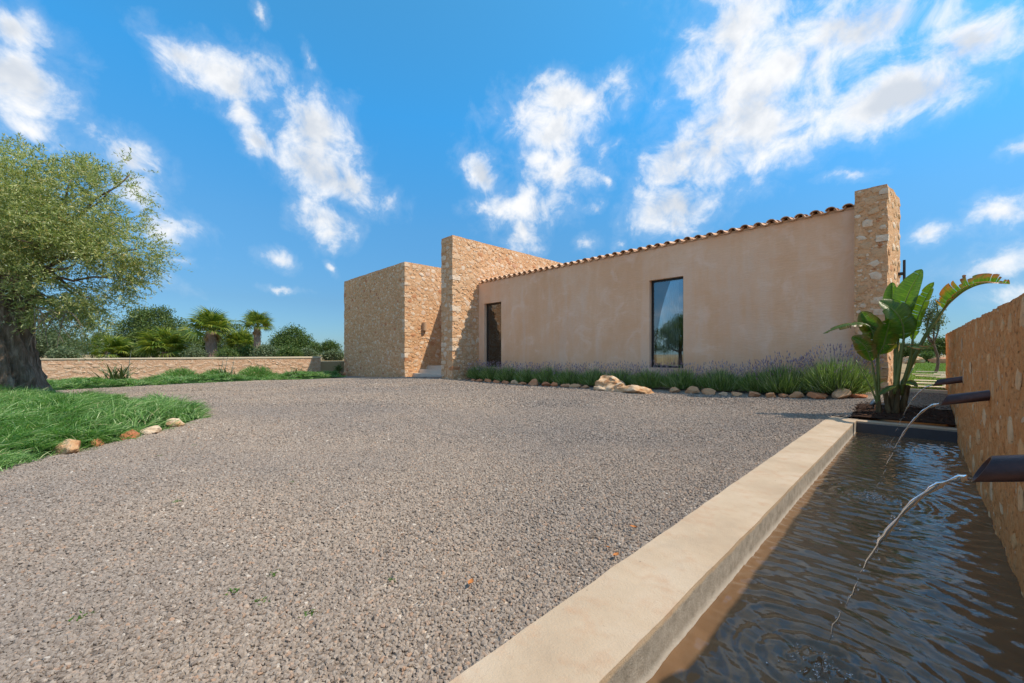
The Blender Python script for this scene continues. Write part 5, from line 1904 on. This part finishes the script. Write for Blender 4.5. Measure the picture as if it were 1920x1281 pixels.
# aloe clumps in the strip
lv = MB()
s = np.linspace(0, 1, 6)
w = 0.035 * np.array([0.75, 1, 1, 0.85, 0.5, 0.03])
c = np.stack([0.30 * s ** 2, 0 * s, s], 1)
lv.add(np.concatenate([c + np.stack([0 * s, w, 0 * s], 1), c + np.stack([-0.02 + 0 * s, 0 * s, 0 * s], 1), c - np.stack([0 * s, w, 0 * s], 1)]),
       [(k, k + 1, 6 + k + 1, 6 + k) for k in range(5)] + [(6 + k, 6 + k + 1, 12 + k + 1, 12 + k) for k in range(5)])
ALOE = lv.me('leaf', M['aloe'])


def aloe(x, y, n, h, lab, seed, stalks=0):
    r = np.random.default_rng(seed)
    z = zgs(x, y)
    root = tag(empty('aloe', (x, y, z)), lab, 'aloe', 'aloe clumps in the ground cover strip')
    for k in range(n):
        az = k * 2.4
        tl = r.uniform(0.0, 0.55)
        p = Matrix.Translation((x + r.normal(0, 0.18), y + r.normal(0, 0.18), z + 0.02))
        sc = h * r.uniform(0.65, 1.1)
        link(bpy.data.objects.new('leaf', ALOE), root, p @ Matrix.Rotation(az, 4, 'Z') @ Matrix.Rotation(tl, 4, 'Y') @ Matrix.Diagonal((sc, sc * 1.3, sc, 1)))
    for k in range(stalks):
        mb = MB()
        q = np.array([x + r.normal(0, 0.2), y + r.normal(0, 0.25), z])
        mb.tube([q, q + (0.03, 0.05, h * 0.9), q + (0.08, 0.12, h * 1.6)], [0.014, 0.011, 0.006], 6)
        mb.build('flower_stalk', M['lav_stem'], root)


aloe(-22.0, -0.15, 46, 0.88, 'large upright aloe clump before the low wall, nearest the olive', 1, 1)
aloe(-22.2, 3.3, 30, 0.72, 'aloe clump with tall thin flower stalks in the middle of the strip', 2, 3)
aloe(-22.6, 6.4, 34, 0.62, 'dark leafy aloe clump near the right end of the low wall', 3, 0)

# far side of the lawn: rocks, shrubs and a wood line
for i, (px, py, t, w, lab) in enumerate([(1718, 673, 30, .9, 'pinkish rock at the far edge of the lawn, left'), (1703, 672, 31, .7, 'pale rock behind the pinkish one at the far lawn edge'), (1765, 672, 29, 1.0, 'rust brown rock at the far edge of the lawn beside the rubble wall')]):
    x, y, z = camw(px, py, t)
    V, F = rock(500 + i, 3, 0.25)
    V = V * (w * 0.7, w * 0.5, w * 0.45) + (x, y, 0.5)
    tag(obj('lawn_rock', mesh('lawn_rock', V, [F], M['edge_red' if i == 2 else 'boulder'], False)), lab, 'rock', 'rocks at the lawn edge')
G_R = 'growth beyond the lawn'
far_tree('shrub', 'dark green shrub at the far edge of the lawn between the rocks', 1738, 30, [(1736, 670, 30, 7), (1742, 669, 30, 7), (1730, 671, 30, 5)], 900, 0.10, M['green_leaf'], group=G_R, trunk_r=0.04, nlimb=2, cat='shrub', gz=0.37)
far_tree('pine_tree', 'dark rounded tree far beyond the lawn beside the rubble wall', 1760, 60, [(1760, 648, 60, 12), (1748, 652, 60, 10), (1775, 650, 60, 12), (1735, 656, 60, 9)], 2600, 0.3, M['dark_leaf'], group=G_R, trunk_r=0.25, gz=0.0)
far_tree('pine_tree', 'dark tree far beyond the lawn, seen between the plant stems', 1706, 62, [(1704, 655, 62, 10), (1715, 658, 62, 9), (1692, 658, 62, 9)], 2000, 0.3, M['dark_leaf'], group=G_R, trunk_r=0.25, gz=0.0)
far_tree('wild_olive', 'small grey olive tree behind the tall bird of paradise', 1752, 14, [(1746, 585, 14, 12), (1750, 600, 14, 14), (1756, 568, 14, 7), (1745, 615, 14, 10)], 520, 0.07, M['grey_leaf'], group=G_R, trunk_r=0.05, gz=0.37)
# trees behind the photographer that the window mirrors
tree('yard_tree', 'round green tree behind the camera mirrored in the tall window', (-14.5, -13.0, -0.3), [(-14.5, -13, 2.8, 1.6), (-15.6, -12.6, 2.2, 1.3), (-13.2, -13.4, 2.3, 1.4), (-14.2, -13.2, 3.7, 1.0)], 7000, 0.11, M['dark_leaf'], 'trees mirrored in the window', 0.2)
tree('yard_tree', 'taller tree behind the camera mirrored in the left of the window', (-20.0, -13.5, -0.3), [(-20, -13.5, 3.6, 1.5), (-20.6, -13, 2.4, 1.4), (-19.4, -14, 4.6, 1.0)], 6000, 0.11, M['green_leaf'], 'trees mirrored in the window', 0.2)

# ------------------------------------------------------------------ litter: weeds and fallen leaves
WEEDS = ['tiny green weed standing alone in the middle of the gravel yard',
         'tiny green weed in open gravel between the yard centre and the border stones',
         'tiny green weed lowest and rightmost in the foreground cluster of weeds',
         'tiny green weed second from the left in the foreground cluster of weeds',
         'tiny green weed topmost in the foreground cluster of weeds',
         'tiny green weed apart from the foreground cluster, nearest the kerb',
         'tiny green weed leftmost in the foreground cluster of weeds',
         'tiny green weed in gravel just below the rusty border stone',
         'tiny green weed in gravel just below the round white border stone',
         'tiny green weed alone in the lower left corner of the gravel']
LEAVES = ['orange dry leaf on the gravel, farthest from the kerb', 'orange dry leaf on the gravel, farthest from the camera',
          'larger of two orange dry leaves close together beside the kerb', 'smaller of two orange dry leaves close together beside the kerb']
for i, (x, y) in enumerate([(-3.43, 0.93), (-3.5, 0.25), (-1.63, 0.51), (-1.85, 0.39), (-2.04, 0.48), (-1.62, 0.84), (-2.01, 0.33), (-5.23, 0.25), (-5.58, 0.55), (-2.22, -0.12)]):
    n = 16
    P = np.c_[x + rng.normal(0, 0.012, n), y + rng.normal(0, 0.012, n), np.full(n, zgs(x, y) + 0.006)]
    o = blades(P, rng.normal(size=(n, 3)) * (1, 1, 0.2) + (0, 0, 0.5), rng.uniform(0.012, 0.026, n), 0.006, (0, 0, -0.2), M['weed'], 'weed')
    tag(o, WEEDS[i], 'weed', 'weeds in the gravel')
for i, (x, y) in enumerate([(-1.34, 1.06), (-1.13, 2.06), (-1.03, 1.71), (-1.10, 1.75)]):
    a = random.uniform(0, 6.28)
    mb = MB()
    s = 0.024 if i != 3 else 0.012
    u = np.linspace(-1, 1, 7)
    w = 0.5 * np.cos(u * 1.5)
    z = 0.024 + 0.25 * s * u * u
    ca, sa = math.cos(a), math.sin(a)
    L = np.stack([u * s, w * s, z + 0.012 * w], 1)
    R_ = np.stack([u * s, -w * s, z + 0.006], 1)
    Cc = np.stack([u * s, 0 * u, z], 1)
    V = np.concatenate([L, Cc, R_])
    V[:, :2] = V[:, :2] @ np.array([[ca, sa], [-sa, ca]])
    V += (x, y, zgs(x, y))
    mb.add(V, [(k, k + 1, 8 + k, 7 + k) for k in range(6)] + [(7 + k, 8 + k, 15 + k, 14 + k) for k in range(6)])
    tag(mb.build('fallen_leaf', M['dry_leaf'], None, True), LEAVES[i], 'leaf', 'fallen leaves on the gravel')
